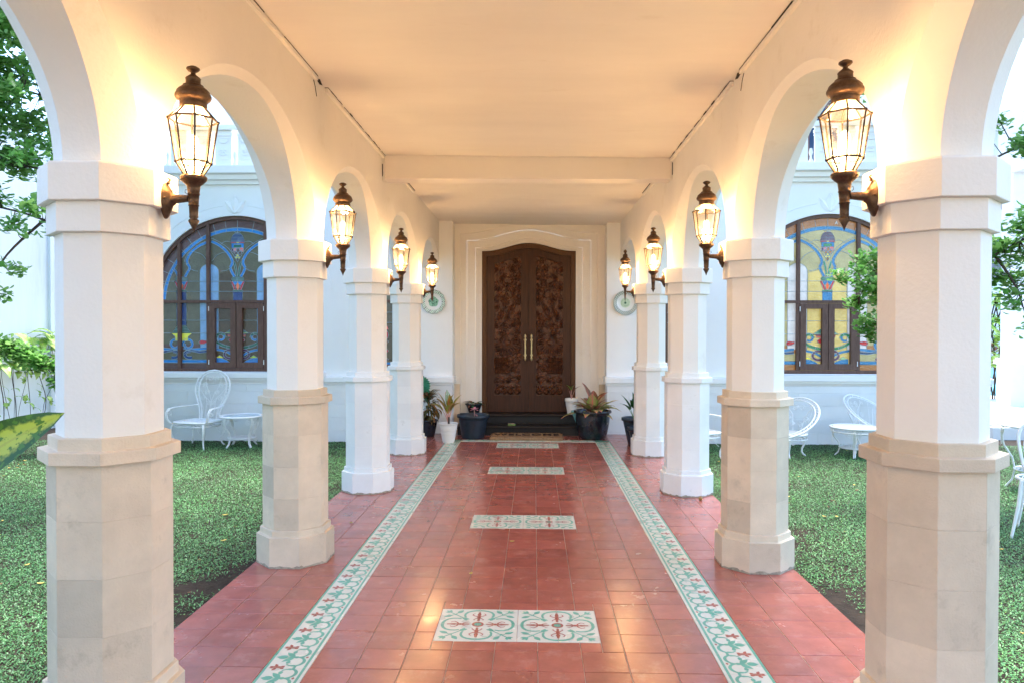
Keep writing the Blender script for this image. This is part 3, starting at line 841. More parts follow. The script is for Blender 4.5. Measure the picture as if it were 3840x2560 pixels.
# ------------------------------------------------------------------ arcade walls with chamfered arches
def arcade(X, name, label, inner):
    m = MB()
    cys = [-5.66, -3.59, -1.52] + CY + [10.90]  # rearmost bay, out of view, added to block light from behind
    NA = 36
    H = CEIL + 0.10
    T = 0.162; Cc = T * math.tan(PI / 8)
    for i in range(len(cys) - 1):
        y0, y1 = cys[i], cys[i + 1]; yc = (y0 + y1) / 2; half = (y1 - y0) / 2
        aw, asf = half - Cc, half - T
        E1, E2 = [], []
        ylim = YW - 0.002
        for k in range(NA + 1):
            th = PI * k / NA
            s3 = math.sin(th) ** 3
            E1.append((yc - aw * math.cos(th), SPR + .692 * math.sin(th)))
            E2.append((yc - asf * math.cos(th), SPR + .655 * math.sin(th), Cc + .062 * s3))
        for k in range(NA):
            if E1[k + 1][0] > ylim + .08: break
            for sg in (-1, 1):
                a, b = E1[k], E1[k + 1]
                vs = [(X + sg * T, a[0], a[1]), (X + sg * T, b[0], b[1]), (X + sg * T, b[0], H), (X + sg * T, a[0], H)]
                m.add(vs, [(0, 1, 2, 3) if sg > 0 else (3, 2, 1, 0)], 0)
        nlast = NA
        for k in range(NA + 1):
            if E1[k][0] > ylim + .08: nlast = k; break
        for sg in (-1, 1):
            vs = []
            for k in range(nlast + 1):
                vs.append((X + sg * T, E1[k][0], E1[k][1])); vs.append((X + sg * E2[k][2], E2[k][0], E2[k][1]))
            m.add(vs, [((2 * k, 2 * k + 1, 2 * k + 3, 2 * k + 2) if sg < 0 else (2 * k, 2 * k + 2, 2 * k + 3, 2 * k + 1)) for k in range(nlast)], 0, True)
        vs = []
        for k in range(nlast + 1):
            vs.append((X - E2[k][2], E2[k][0], E2[k][1])); vs.append((X + E2[k][2], E2[k][0], E2[k][1]))
        m.add(vs, [(2 * k, 2 * k + 1, 2 * k + 3, 2 * k + 2) for k in range(nlast)], 0, True)
        # pier strip above the column y0
        for sg in (-1, 1):
            vs = [(X + sg * T, y0 - Cc, SPR), (X + sg * T, y0 + Cc, SPR), (X + sg * T, y0 + Cc, H), (X + sg * T, y0 - Cc, H)]
            m.add(vs, [(0, 1, 2, 3) if sg > 0 else (3, 2, 1, 0)], 0)
    o = m.build(name, M['plaster'])
    tag(o, label, 'arcade wall')
    return o
arcade(XL, 'arcade_wall', 'cream plaster wall of chamfered arches carried by the left row of columns', 1)
arcade(XR, 'arcade_wall', 'cream plaster wall of chamfered arches carried by the right row of columns', -1)
IL, IR = XL + .162, XR - .162

# ceiling, beams, roof
c = MB()  # rear end lengthened behind the camera, unseen, to hold back light
def slope(x): return CEIL + 0.018 - (x - IL) / (IR - IL) * 0.040
c.add([(IL - .02, -5.6, slope(IL)), (IR + .02, -5.6, slope(IR)), (IR + .02, 10.95, slope(IR)), (IL - .02, 10.95, slope(IL)),
       (IL - .02, -5.6, 3.28), (IR + .02, -5.6, 3.28), (IR + .02, 10.95, 3.28), (IL - .02, 10.95, 3.28)],
      [(0, 1, 2, 3)[::-1][::-1], (7, 6, 5, 4), (0, 4, 5, 1), (1, 5, 6, 2), (2, 6, 7, 3), (3, 7, 4, 0)])
tag(c.build('ceiling', M['ceiling']), kind='structure')
for yb in (6.66, -1.6):
    b = MB()
    b.prism([(IL - .01, slope(IL) + .01), (IL - .01, 2.873), (IL + .008, 2.865), (IR - .008, 2.850), (IR + .01, 2.858), (IR + .01, slope(IR) + .01)], 'y', yb, yb + .20)
    o = b.build('ceiling_beam', M['ceiling'])
    tag(o, 'shallow plaster beam crossing the ceiling between the third pair of columns' if yb > 0 else 'plaster beam crossing the ceiling behind the viewpoint', 'beam')
rf = MB(); rf.box(XL - .45, XR + .45, -5.9, YW - .16, 3.30, 3.42)
tag(rf.build('roof_slab', M['plaster_out']), 'flat white roof slab over the covered walkway', 'roof')
# cable duct strips in the ceiling corners, with the dark gap above them
for sg, X, nm in ((1, IL, 'left'), (-1, IR, 'right')):
    d = MB(); k = MB()
    zc = slope(X)
    def strip(y0, y1, z0, z1, w=.022):
        d.box(min(X, X + sg * w), max(X, X + sg * w), y0, y1, z0, z1)
    segs = [(-3.4, 4.58), (4.80, 6.655)] if sg > 0 else [(-3.4, 4.42), (4.62, 6.655)]
    for a, b_ in segs:
        n = 26; prev = None
        for q in range(n):
            ya, yb = a + (b_ - a) * q / n, a + (b_ - a) * (q + 1) / n
            wob = .0025 * math.sin(q * 1.7) + .0015 * math.sin(q * 4.1)
            strip(ya, yb, zc - .030, zc - .006 - abs(wob))
            if (q * 7 + int(sg)) % 9 not in (0,): k.box(min(X, X + sg * (.0235 + wob)), max(X, X + sg * (.0235 + wob)), ya, yb, zc - .0050 - abs(wob) * .8, zc - .0015)
    # vertical run down the beam and the far piece
    d.box(min(X, X + sg * .018), max(X, X + sg * .018), 6.632, 6.657, 2.84, zc - .006)
    k.box(min(X, X + sg * .005), max(X, X + sg * .005), 6.618, 6.631, 2.88, 2.99)
    n = 8
    for q in range(n):
        ya, yb = 6.88 + q * .18, 6.88 + (q + 1) * .18
        strip(ya, yb, zc - .030, zc - .006, .018); k.box(min(X, X + sg * .024), max(X, X + sg * .024), ya, yb, zc - .0055, zc - .0008)
    # torn joint at the gap
    yq = 4.60 if sg > 0 else 4.44
    k.add([(X + sg * .001, yq, zc - .01), (X + sg * .016, yq + .04, zc - .002), (X + sg * .006, yq + .13, zc - .012), (X + sg * .001, yq + .08, zc - .022)], [(0, 1, 2, 3), (3, 2, 1, 0)])
    k.tube([(X + sg * .002, yq - .05, zc - .035), (X + sg * .006, yq - .03, zc - .07), (X + sg * .003, yq + .01, zc - .12)], .0022, 5)
    t = thing('cable_duct', 'peeling white cable duct along the %s corner of the walkway ceiling' % nm, 'cable duct')
    tag(d.build('duct', M['plaster'], t), kind='stuff'); tag(k.build('gap', M['cord'], t), kind='stuff')
# ------------------------------------------------------------------ the house behind
house = thing('house', 'white villa front with arched stained-glass windows behind the covered walkway', 'house', (0, YW, 0))
house_off = Vector((0, YW, 0))
def hb(mb, name, mats, parent=None):
    """build with absolute coordinates under the house (empty stands at y=YW)"""
    o = mb.build(name, mats, parent or house)
    if parent is None: o.location = (0, -YW, 0)
    return o
XC = -0.10
WINS = [(-4.40, 0), (4.21, 1)]
WR, WZ, WB = 1.30, 1.86, 0.875
DX0, DX1 = -1.205, 1.030                  # door recess
def arch_top(x, xc, r=WR, zc=WZ):
    return zc + math.sqrt(max(0, r * r - (x - xc) ** 2))
NWIN = [(-2.35, .29), (2.16, .29)]         # narrow arched windows
def wing(x0, x1, wins, name):
    m = MB()
    D = 0.16
    xs = set([x0, x1])
    for xc, r, zc, zb in wins:
        for k in range(41): xs.add(round(xc - r * math.cos(PI * k / 40), 5))
    xs = sorted(xs)
    for a, b in zip(xs[:-1], xs[1:]):
        w = None
        for q in wins:
            if a >= q[0] - q[1] - 1e-4 and b <= q[0] + q[1] + 1e-4: w = q
        def quad(za, zb, zc_, zd):
            m.add([(a, YW, za), (b, YW, zb), (b, YW, zc_), (a, YW, zd)], [(0, 1, 2, 3)])
        if w is None: quad(-.3, -.3, 3.9, 3.9)
        else:
            xc, r, zc, zb = w
            ta, tb = arch_top(a, xc, r, zc), arch_top(b, xc, r, zc)
            quad(-.3, -.3, zb, zb); quad(ta, tb, 3.9, 3.9)
            m.add([(a, YW, ta), (b, YW, tb), (b, YW + D, tb), (a, YW + D, ta)], [(0, 3, 2, 1)], 0, True)
            m.add([(a, YW, zb), (b, YW, zb), (b, YW + D, zb), (a, YW + D, zb)], [(0, 1, 2, 3)])
    for xc, r, zc, zb in wins:
        for s in (-1, 1):
            m.add([(xc + s * r, YW, zb), (xc + s * r, YW + D, zb), (xc + s * r, YW + D, zc), (xc + s * r, YW, zc)], [(0, 1, 2, 3)])
        m.add([(xc - r - .1, YW + D, zb - .1), (xc + r + .1, YW + D, zb - .1), (xc + r + .1, YW + D, zc + r + .1), (xc - r - .1, YW + D, zc + r + .1)], [(0, 1, 2, 3)])
    # ends and back
    for x in [q for q in (x0, x1) if q not in (DX0, DX1)]: m.add([(x, YW, -.3), (x, YW + .35, -.3), (x, YW + .35, 3.9), (x, YW, 3.9)], [(0, 1, 2, 3)])
    m.add([(x0, YW + .36, -.3), (x1, YW + .36, -.3), (x1, YW + .36, 3.9), (x0, YW + .36, 3.9)], [(3, 2, 1, 0)])
    return hb(m, name, M['plaster_out'])
wing(-6.62, DX0, [(WINS[0][0], WR, WZ, WB), (NWIN[0][0], NWIN[0][1], 2.16, .95)], 'wall')
wing(DX1, 6.45, [(WINS[1][0], WR, WZ, WB), (NWIN[1][0], NWIN[1][1], 2.16, .95)], 'wall')

# dado: stone blocks below a moulded ledge
bm_cache = {}
def block_me(w, h):
    k = (round(w, 3), round(h, 3))
    if k not in bm_cache:
        c_ = .0015; m = MB()
        hw, hh, d = w / 2 - .0006, h / 2 - .0006, .06
        m.add([(-hw, d, -hh), (hw, d, -hh), (hw, d, hh), (-hw, d, hh), (-hw, c_, -hh), (hw, c_, -hh), (hw, c_, hh), (-hw, c_, hh),
               (-hw + c_, 0, -hh + c_), (hw - c_, 0, -hh + c_), (hw - c_, 0, hh - c_), (-hw + c_, 0, hh - c_)],
              [(3, 2, 1, 0)[::-1], (0, 1, 5, 4), (1, 2, 6, 5), (2, 3, 7, 6), (3, 0, 4, 7), (4, 5, 9, 8), (5, 6, 10, 9), (6, 7, 11, 10), (7, 4, 8, 11), (8, 9, 10, 11)])
        bm_cache[k] = m.mesh('stone_block', M['dado'])
    return bm_cache[k]
def dado(x0, x1, y):
    zs = [-.16, .035, .225, .415, .600, .70]
    for r in range(len(zs) - 1):
        x = x0; first = True
        while x < x1 - 1e-4:
            w = (.60 if not (first and r % 2) else .33); first = False
            w = min(w, x1 - x)
            if x1 - x - w < .12: w = x1 - x
            inst('stone_block', block_me(w, zs[r + 1] - zs[r]), house, (x + w / 2, y - YW + random.uniform(-.0012, .0012), (zs[r] + zs[r + 1]) / 2))
            x += w
YD = YW - .055
dado(-6.62, DX0, YD); dado(DX1, 6.45, YD)
def ledge(x0, x1, z, name='ledge'):
    m = MB()
    prof = [(YW + .01, z - .035), (YD - .012, z - .035), (YD - .012, z - .004), (YD - .028, z), (YD - .045, z + .002), (YD - .045, z + .072), (YD - .040, z + .078), (YW + .01, z + .090)]
    m.prism([(y, zz) for y, zz in prof][::-1], 'x', x0, x1)
    return hb(m, name, M['plaster_out'])
ledge(-6.64, -3.06, .795); ledge(-3.055, DX0 + .012, .738)
ledge(5.56, 6.47, .738); ledge(2.86, 5.555, .775); ledge(DX1 - .012, 2.855, .738)
# cornice and terrace slab
for x0, x1 in ((-6.70, IL - .34), (IR + .34, 6.53)):
    m = MB()
    prof = [(YW + .05, 3.61), (YW - .05, 3.61), (YW - .055, 3.66), (YW - .11, 3.672), (YW - .115, 3.735), (YW - .18, 3.75), (YW - .19, 3.85), (YW - .185, 3.862), (YW + .05, 3.868)]
    m.prism(prof[::-1], 'x', x0, x1)
    hb(m, 'cornice', M['plaster_out'])
m = MB(); m.box(-6.6, 6.4, YW + .06, YW + 3.2, 3.72, 3.865); hb(m, 'terrace_slab', M['plaster_out'])
# balustrade of ornamented panels
def baluster_me():
    m = MB()
    m.box(-.115, .115, -.02, .02, 0, .50)
    m.box(-.125, .125, -.035, .03, .42, .46)
    m.box(-.120, .120, -.028, .03, .385, .40)
    m.tube([(.075 * math.cos(R(a)), -.026, .375 + .055 * math.sin(R(a))) for a in range(180, 361, 20)], .006, 5)
    m.tube([(.10 * math.cos(R(a)) * 1.0, -.022, .335 + .02 * math.sin(R(a))) for a in range(180, 361, 30)], .004, 5)
    for s_ in (-1, 1):
        m.tube([(s_ * (.03 + .02 * math.cos(R(a))), -.025, .20 + .02 * math.sin(R(a))) for a in range(0, 300, 30)], .005, 5)
    m.tube([(-.06, -.025, .155), (0, -.03, .145), (.06, -.025, .155)], .005, 5)
    m.box(-.07, .07, -.026, .0, .08, .10)
    return m.mesh('baluster_panel', M['plaster_out'])
bal = baluster_me()
for x0, n in ((-6.5, 15), (1.75, 15)):
    for k in range(n):
        x = x0 + k * .33
        inst('baluster_panel', bal, house, (x, -.10, 3.868), (0, 0, 0))
    m = MB()
    for k in range(n - 1):
        x = x0 + k * .33 + .165
        m.lathe([(.034, 0), (.036, .02), (.018, .05), (.015, .09), (.030, .14), (.016, .20)], 10, (0, 0, 0))
        if k == 0: bme = m.mesh('baluster', M['plaster_out'])
        inst('baluster', bme, house, (x, -.10, 3.868))
    m = MB(); m.box(x0 - .15, x0 + (n - 1) * .33 + .15, YW - .17, YW - .04, 4.372, 4.44); hb(m, 'hand_rail', M['plaster_out'])
# upper storey set back on the terrace
m = MB(); m.box(-6.3, 6.1, YW + 2.2, YW + 2.5, 3.8, 6.9); hb(m, 'upper_wall', M['plaster_out'])
m = MB(); m.box(-6.6, 6.4, YW + 1.7, YW + 2.6, 6.9, 7.05); hb(m, 'upper_eave', M['plaster_out'])
for k, x in enumerate((-2.4, 2.4, 3.7, 5.0)):
    m = MB()
    m.box(x - .36, x + .36, YW + 2.13, YW + 2.21, 3.9, 5.9)
    fr = hb(m, 'upper_window', M['shutter'])
    m = MB()
    for q in (-1, 1): m.box(x + q * .17 - .13, x + q * .17 + .13, YW + 2.12, YW + 2.135, 4.0, 5.8)
    m.build('pane', M['darkglass'], fr)

# window reliefs: groove arc and lotus over each window
for xc, s in WINS:
    m = MB()
    m.tube([(xc + 1.45 * math.cos(R(a)), YW - .001, WZ + 1.455 * math.sin(R(a))) for a in range(8, 84, 3)], .005, 5)
    m.tube([(xc + 1.45 * math.cos(R(a)), YW - .001, WZ + 1.455 * math.sin(R(a))) for a in range(97, 173, 3)], .005, 5)
    hb(m, 'arch_moulding', M['plaster_out'])
    m = MB()
    for a, l, w in ((90, .26, .062), (129, .24, .055), (51, .24, .055)):
        vs = []; n = 10
        bx, bz = xc, 3.19
        for i in range(n + 1):
            t = i / n; ww = w * math.sin(PI * t ** .85)
            for q, h in ((-1, 0), (0, .016), (1, 0)):
                lx, ly = t * l, q * ww
                vs.append((bx + lx * math.cos(R(a)) - ly * math.sin(R(a)), YW - .002 - h - .006 * (a == 90), bz + lx * math.sin(R(a)) + ly * math.cos(R(a))))
        m.add(vs, [(i * 3 + k, i * 3 + k + 1, i * 3 + k + 4, i * 3 + k + 3) for i in range(n) for k in (0, 1)], 0, False)
    hb(m, 'lotus_relief', M['plaster_out'])

# ------------------------------------------------------------------ stained-glass windows
# design in picture-zoom units: centre line 822, transom at 845, 630 units per metre
def W(x, y): return ((x - 822) / 630.0, 1.905 - (y - 845) / 630.0)
def band(pts, w, wf=None):
    L, Q = [], []
    m = len(pts)
    for i in range(m):
        a = pts[max(i - 1, 0)]; b = pts[min(i + 1, m - 1)]
        tx, ty = b[0] - a[0], b[1] - a[1]; q = math.hypot(tx, ty) or 1
        ww = w / 2 * (wf(i / (m - 1)) if wf else 1)
        L.append((pts[i][0] - ty / q * ww, pts[i][1] + tx / q * ww)); Q.append((pts[i][0] + ty / q * ww, pts[i][1] - tx / q * ww))
    return L, Q
def smoothp(pts, n=5):
    """Catmull-Rom through pts"""
    out = []
    P = [pts[0]] + list(pts) + [pts[-1]]
    for i in range(1, len(P) - 2):
        for k in range(n):
            t = k / n
            out.append(tuple(0.5 * (2 * P[i][d] + (P[i + 1][d] - P[i - 1][d]) * t + (2 * P[i - 1][d] - 5 * P[i][d] + 4 * P[i + 1][d] - P[i + 2][d]) * t * t + (3 * P[i][d] - P[i - 1][d] - 3 * P[i + 1][d] + P[i + 2][d]) * t ** 3) for d in (0, 1)))
    out.append(tuple(pts[-1]))
    return out

def stained_window(xc, lit):
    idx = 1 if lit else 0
    win = bpy.data.objects.new('window', None); COL.objects.link(win); win.parent = house
    win.location = (xc, 0, 0)
    win['label'] = ('large arched stained-glass window glowing amber on the right' if lit else 'large arched stained-glass window with unlit blue glass on the left')
    y0 = .085         # glass plane depth inside the reveal (relative to the wall face)
    cnt = [0]
    lead = MB()
    def put(pts, key, out=True, lev=1):
        cnt[0] += 1
        m = MB()
        y = y0 - .0012 * lev - .00002 * (cnt[0] % 40)
        m.prism([(p[0], p[1]) for p in pts], 'y', y0, y)
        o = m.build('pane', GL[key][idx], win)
        if out:
            lead.tube([(p[0], y - .0005, p[1]) for p in pts], .0038, 4, True, 0, True)
        return o
    def line(pts): lead.tube([(p[0], y0 - .004, p[1]) for p in pts], .0038, 4, False, 0, True)
    def ribbon(pts, w, key, lev=2, wf=None, cuts=0):
        L, Q = band(pts, w, wf)
        n = len(pts)
        m = MB(); y = y0 - .0012 * lev
        vs = [(p[0], y, p[1]) for p in L] + [(p[0], y, p[1]) for p in Q] + [(p[0], y0, p[1]) for p in L] + [(p[0], y0, p[1]) for p in Q]
        fs = [(i, i + 1, n + i + 1, n + i) for i in range(n - 1)] + [(2 * n + i, 2 * n + i + 1, i + 1, i) for i in range(n - 1)] + [(n + i, n + i + 1, 3 * n + i + 1, 3 * n + i) for i in range(n - 1)]
        m.add(vs, fs)
        m.build('pane', GL[key][idx], win)
        for E_ in (L, Q): lead.tube([(p[0], y - .0005, p[1]) for p in E_], .0036, 4, False, 0, True)
        for c_ in range(1, cuts + 1):
            i = int(c_ * (n - 1) / (cuts + 1)); lead.tube([(L[i][0], y - .001, L[i][1]), (Q[i][0], y - .001, Q[i][1])], .0033, 4)
    def both(fn, pts, *a, **k):
        fn(pts, *a, **k); fn([(-p[0], p[1]) for p in pts][::-1], *a, **k)
    Wp = lambda l: [W(*p) for p in l]
    # --- background sheets per light
    zt, zb = 1.905, .875
    Rg = 1.25
    def seg_arch(xa, xb, z_):
        pts = [(xa, z_), (xb, z_)]
        for k in range(13):
            x = xb + (xa - xb) * k / 12
            pts.append((x, WZ + math.sqrt(max(1e-4, Rg * Rg - x * x))))
        return pts
    for xa, xb, key in ((-1.249, -.86, 'olive'), (-.86, -.427, 'olive'), (-.427, .427, 'olive'), (.427, .86, 'olive'), (.86, 1.249, 'olive')):
        put(seg_arch(xa, xb, zt), key, False, 0.5)
        put([(xa, zb), (xb, zb), (xb, zt), (xa, zt)], 'amber' if abs(xa + xb) < .1 else 'olive', False, 0.5)
    # warm amber centre fields
    put([(-.27, zt), (.27, zt), (.27, 2.32), (.12, 2.36), (-.12, 2.36), (-.27, 2.32)], 'amber', False, .8)
    # rings: brown rim and blue band
    def ring(r0, r1, key, a0, a1, n, cuts):
        pts = [((r0 + r1) / 2 * math.cos(R(a0 + (a1 - a0) * k / n)), WZ + (r0 + r1) / 2 * math.sin(R(a0 + (a1 - a0) * k / n))) for k in range(n + 1)]
        ribbon(pts, abs(r1 - r0), key, 1.2, None, cuts)
    ring(1.25, 1.135, 'brown', 4, 176, 60, 17)
    ring(1.130, 1.085, 'blue', 4, 176, 60, 17)
    # horizontal leads
    for z in (2.205, 2.055, 1.63, 1.44): line([(-1.22, z), (1.22, z)])
    # pale arched panels under the curves (beside both mullions)
    for cx_ in (-.427, .427):
        a = [(cx_ - .14, .98), (cx_ + .14, .98), (cx_ + .14, 2.34)] + [(cx_ + .14 * math.cos(R(q)), 2.34 + .12 * math.sin(R(q))) for q in range(15, 166, 15)] + [(cx_ - .14, 2.34)]
        a = [(x, max(z, 1.22)) for x, z in a]
        put(a, 'pale', True, 1.5)
    # pointed blue curves of the centre light
    C1 = Wp(smoothp([(575, 285), (640, 315), (710, 370), (755, 430), (772, 480), (752, 530)]))
    both(ribbon, C1, .036, 'blue', 3, None, cuts=2)
    both(ribbon, Wp(smoothp([(752, 535), (770, 575), (792, 614)], 4)), .036, 'blue', 3, None)
    both(line, Wp(smoothp([(575, 255), (660, 295), (740, 355), (800, 440), (822, 478)])))
    both(line, Wp(smoothp([(580, 470), (620, 420), (680, 390), (712, 385)])))
    both(line, Wp(smoothp([(755, 530), (710, 556), (660, 562)])))
    both(line, Wp(smoothp([(665, 310), (710, 285), (760, 292)])))
    both(line, Wp([(822, 205), (800, 200), (785, 190)]))
    line(Wp([(822, 130), (822, 210)]))
    # outer light curves
    C2 = Wp(smoothp([(545, 290), (470, 320), (400, 370), (355, 430), (345, 480), (368, 530), (350, 570), (325, 614)]))
    both(ribbon, C2, .036, 'blue', 3, None, cuts=4)
    both(line, Wp(smoothp([(537, 470), (490, 410), (430, 385), (380, 380)])))
    both(line, Wp(smoothp([(370, 535), (410, 556), (450, 562)])))
    both(line, Wp(smoothp([(540, 255), (460, 290), (390, 350), (335, 430), (318, 480)])))
    both(ribbon, Wp(smoothp([(215, 540), (245, 575), (262, 614)], 4)), .036, 'blue', 3, None)
    # vase stems
    both(ribbon, Wp(smoothp([(786, 475), (800, 520), (808, 565), (812, 612)], 4)), .028, 'green', 3.2, lambda t: 1 - .25 * t)
    # beehive lantern
    for k in range(6):
        ya, yb = 212 + k * 13, 224 + k * 13
        def hw(y): return 64 * math.sqrt(max(.05, 1 - ((290 - y) / 84.0) ** 2))
        put(Wp([(822 - hw(yb), yb), (822 + hw(yb), yb), (822 + hw(ya), ya), (822 - hw(ya), ya)]), 'purple' if lit else 'navy', True, 3)
    put(Wp([(757, 302), (887, 302), (885, 290), (760, 290)]), 'red', True, 3.3)
    put(Wp([(812, 302), (832, 302), (832, 290), (812, 290)]), 'yellow', True, 3.6)
    put(Wp([(766, 345), (880, 345), (880, 303), (766, 303)]), 'blue', True, 3)
    put(Wp([(786, 343), (858, 343), (858, 316), (786, 316)]), 'green', True, 3.4)
    for x, y, r, key in ((780, 366, 17, 'purple'), (800, 362, 17, 'pink'), (858, 358, 20, 'pink'), (868, 372, 12, 'orange'), (826, 368, 20, 'brown'), (808, 395, 14, 'brown'), (845, 392, 16, 'brown'), (788, 380, 10, 'red')):
        put([W(x + r * math.cos(R(a)), y + r * .9 * math.sin(R(a))) for a in range(0, 360, 30)], key, True, 3.2 + r * .02)
    put(Wp([(822, 470), (806, 410), (840, 410)]), 'brown', True, 3)
    for a in (90, 210, 330):
        put([W(822 + 14 * math.cos(R(a)) + 11 * math.cos(R(b)), 428 - 14 * math.sin(R(a)) + 11 * math.sin(R(b))) for b in range(0, 360, 40)], 'yellow', True, 3.9)
    # lotus capital and column, three times (centre and both outer columns)
    def capital(cx, top=True):
        o_ = cx - 822
        for (a, b, h) in ((618, 628, 54), (629, 640, 60), (641, 652, 54)):
            put(Wp([(822 - h + o_, b), (822 + h + o_, b), (822 + h + o_, a), (822 - h + o_, a)]), 'green', True, 3.2)
        for s_ in (-1, 1):
            put([W(822 + o_ + s_ * dx, y) for dx, y in ((14, 738), (34, 734), (48, 700), (66, 656), (46, 660), (30, 690))], 'red', True, 3)
            put([W(822 + o_ + s_ * dx, y) for dx, y in ((2, 668), (14, 690), (32, 688), (48, 656), (4, 655))], 'blue', True, 2.8)
        put([W(822 + o_ + dx, y) for dx, y in ((0, 658), (16, 690), (16, 715), (0, 740), (-16, 715), (-16, 690))], 'orange', True, 3.6)
        put(Wp([(774 + o_, 755), (870 + o_, 755), (866 + o_, 738), (778 + o_, 738)]), 'green', True, 3)
        put(Wp([(778 + o_, 845), (866 + o_, 845), (866 + o_, 756), (778 + o_, 756)]), 'navy' if not lit else 'blue', True, 2.6)
    for cx in (822, 290, 1354): capital(cx)
    for cx in (290, 1354):
        put(Wp([(cx - 46, 1065), (cx + 46, 1065), (cx + 46, 846), (cx - 46, 846)]), 'navy' if not lit else 'blue', True, 2.6)
        for k in range(5):
            h0, h1 = 42 + k * 9, 48 + k * 9
            put(Wp([(cx - h1, 1080 + k * 14), (cx + h1, 1080 + k * 14), (cx + h0, 1067 + k * 14), (cx - h0, 1067 + k * 14)]), 'green', True, 3)
        put(Wp([(cx - 100, 1137), (cx + 100, 1137), (cx + 62, 1170), (cx + 60, 1210), (cx - 60, 1210), (cx - 62, 1170)]), 'yellow', True, 3)
        for s_ in (-1, 1):
            pts = [W(cx + s_ * (60 + 42 * math.cos(R(a)) * (1 - a / 900)), 1240 + 40 * math.sin(R(a)) * (1 - a / 900)) for a in range(-200, 200, 22)]
            ribbon(pts, .034, 'blue', 3.2)
            pts = [W(cx + s_ * q, y) for q, y in ((20, 1270), (60, 1285), (110, 1290), (160, 1285), (215, 1278), (235, 1278))]
            ribbon(smoothp(pts, 3), .036, 'blue', 3.0)
            pts = [W(cx + s_ * q, y) for q, y in ((20, 1325), (55, 1300), (110, 1300), (170, 1310), (235, 1305))]
            ribbon(smoothp(pts, 3), .030, 'navy', 3.1)
            pts = [W(cx + s_ * (75 + 45 * math.cos(R(a))), 1335 + 30 * math.sin(R(a))) for a in range(60, 300, 20)]
            ribbon(pts, .040, 'navy' if not lit else 'purple', 3.3)
    for s_ in (-1, 1):      # red paddles
        put([W(822 + s_ * (822 - x), y) for x, y in ((530, 1205), (530, 1225), (500, 1238), (465, 1240), (452, 1222), (462, 1205), (485, 1200), (510, 1205))][::s_], 'red', True, 3.4)
    # bottom bands
    for xa, xb in ((-1.25, -.427), (.427, 1.25)):
        put([(xa, W(0, 1410)[1]), (xb, W(0, 1410)[1]), (xb, W(0, 1382)[1]), (xa, W(0, 1382)[1])], 'blue', True, 2.2)
        put([(xa, zb), (xb, zb), (xb, W(0, 1412)[1]), (xa, W(0, 1412)[1])], 'brown', True, 2.0)
        put([(xa, W(0, 1310)[1]), (xb, W(0, 1310)[1]), (xb, W(0, 1240)[1]), (xa, W(0, 1240)[1])], 'brown', False, 1.2)
    # casement motif
    c8 = 810
    for k in range(6):
        h1 = 22 + k * 17
        put(Wp([(c8 - h1 - 8, 1082 + k * 12), (c8 + h1 + 8, 1082 + k * 12), (c8 + h1 - 6, 1070 + k * 12), (c8 - h1 + 6, 1070 + k * 12)]), 'green' if k < 5 else 'lime', True, 3)
    put(Wp([(722, 1156), (898, 1156), (898, 1145), (722, 1145)]), 'red', True, 3)
    put(Wp([(727, 1170), (893, 1170), (897, 1158), (723, 1158)]), 'orange', True, 3)
    put([W(810 + 76 * math.cos(R(a)), 1200 + 30 * math.sin(R(a))) for a in range(0, 360, 24)], 'red', True, 3.2)
    both(ribbon, Wp(smoothp([(700, 1180), (690, 1155), (660, 1140), (630, 1155), (614, 1190), (630, 1225), (690, 1255), (760, 1272), (815, 1290)])), .036, 'green', 3.3, None, cuts=4)
    both(ribbon, Wp(smoothp([(690, 1160), (688, 1185), (665, 1200), (645, 1192)])), .030, 'blue', 3.5)
    both(ribbon, Wp(smoothp([(560, 1285), (640, 1290), (720, 1310), (780, 1345), (822, 1360)])), .030, 'blue', 3.6)
    for s_ in (-1, 1):
        pts = [W(810 + s_ * 62 + 55 * math.cos(R(a)), 1330 + 40 * math.sin(R(a))) for a in range(0, 361, 20)]
        ribbon(pts, .034, 'purple', 3.9)
        put([W(810 + s_ * q, y) for q, y in ((205, 1412), (60, 1412), (95, 1385), (150, 1366), (205, 1362))], 'blue', True, 2.8)
        put([W(810 + s_ * q, y) for q, y in ((195, 1362), (160, 1340), (120, 1365), (150, 1366))], 'yellow' if s_ < 0 else 'lime', True, 3)
    lead.build('lead_came', M['lead'], win)
    # --- timber frame
    wd = M['winwood']
    YF0, YF1 = .030, y0 + .004
    fr = MB()
    n = 48
    o_, i_ = WR - .002, WR - .052
    vs = []
    for k in range(n + 1):
        a = PI * k / n
        for r_0 in (o_, i_):
            for y in (YF0, YF1): vs.append((r_0 * math.cos(a), y, WZ + r_0 * math.sin(a)))
    fs = []
    for k in range(n):
        b = 4 * k
        fs += [(b, b + 4, b + 6, b + 2), (b + 2, b + 6, b + 7, b + 3), (b + 1, b + 3, b + 7, b + 5), (b, b + 1, b + 5, b + 4)]
    fr.add(vs, fs)
    for s_ in (-1, 1): fr.box(min(s_ * i_, s_ * o_), max(s_ * i_, s_ * o_), YF0, YF1, WB + .003, WZ)
    fr.box(-o_, o_, YF0 - .012, YF1, WB + .003, WB + .05)
    fr.build('frame', wd, win)
    for x in (-.86, .86, -.427, .427):
        m = MB(); m.box(x - .024, x + .024, YF0 + .004, YF1, WB + .05, WZ + math.sqrt(i_ ** 2 - x * x) + .01); m.build('mullion', wd, win)
    m = MB(); m.box(-i_ - .01, i_ + .01, YF0 + .001, YF1, 1.885, 1.925); m.build('transom', wd, win)
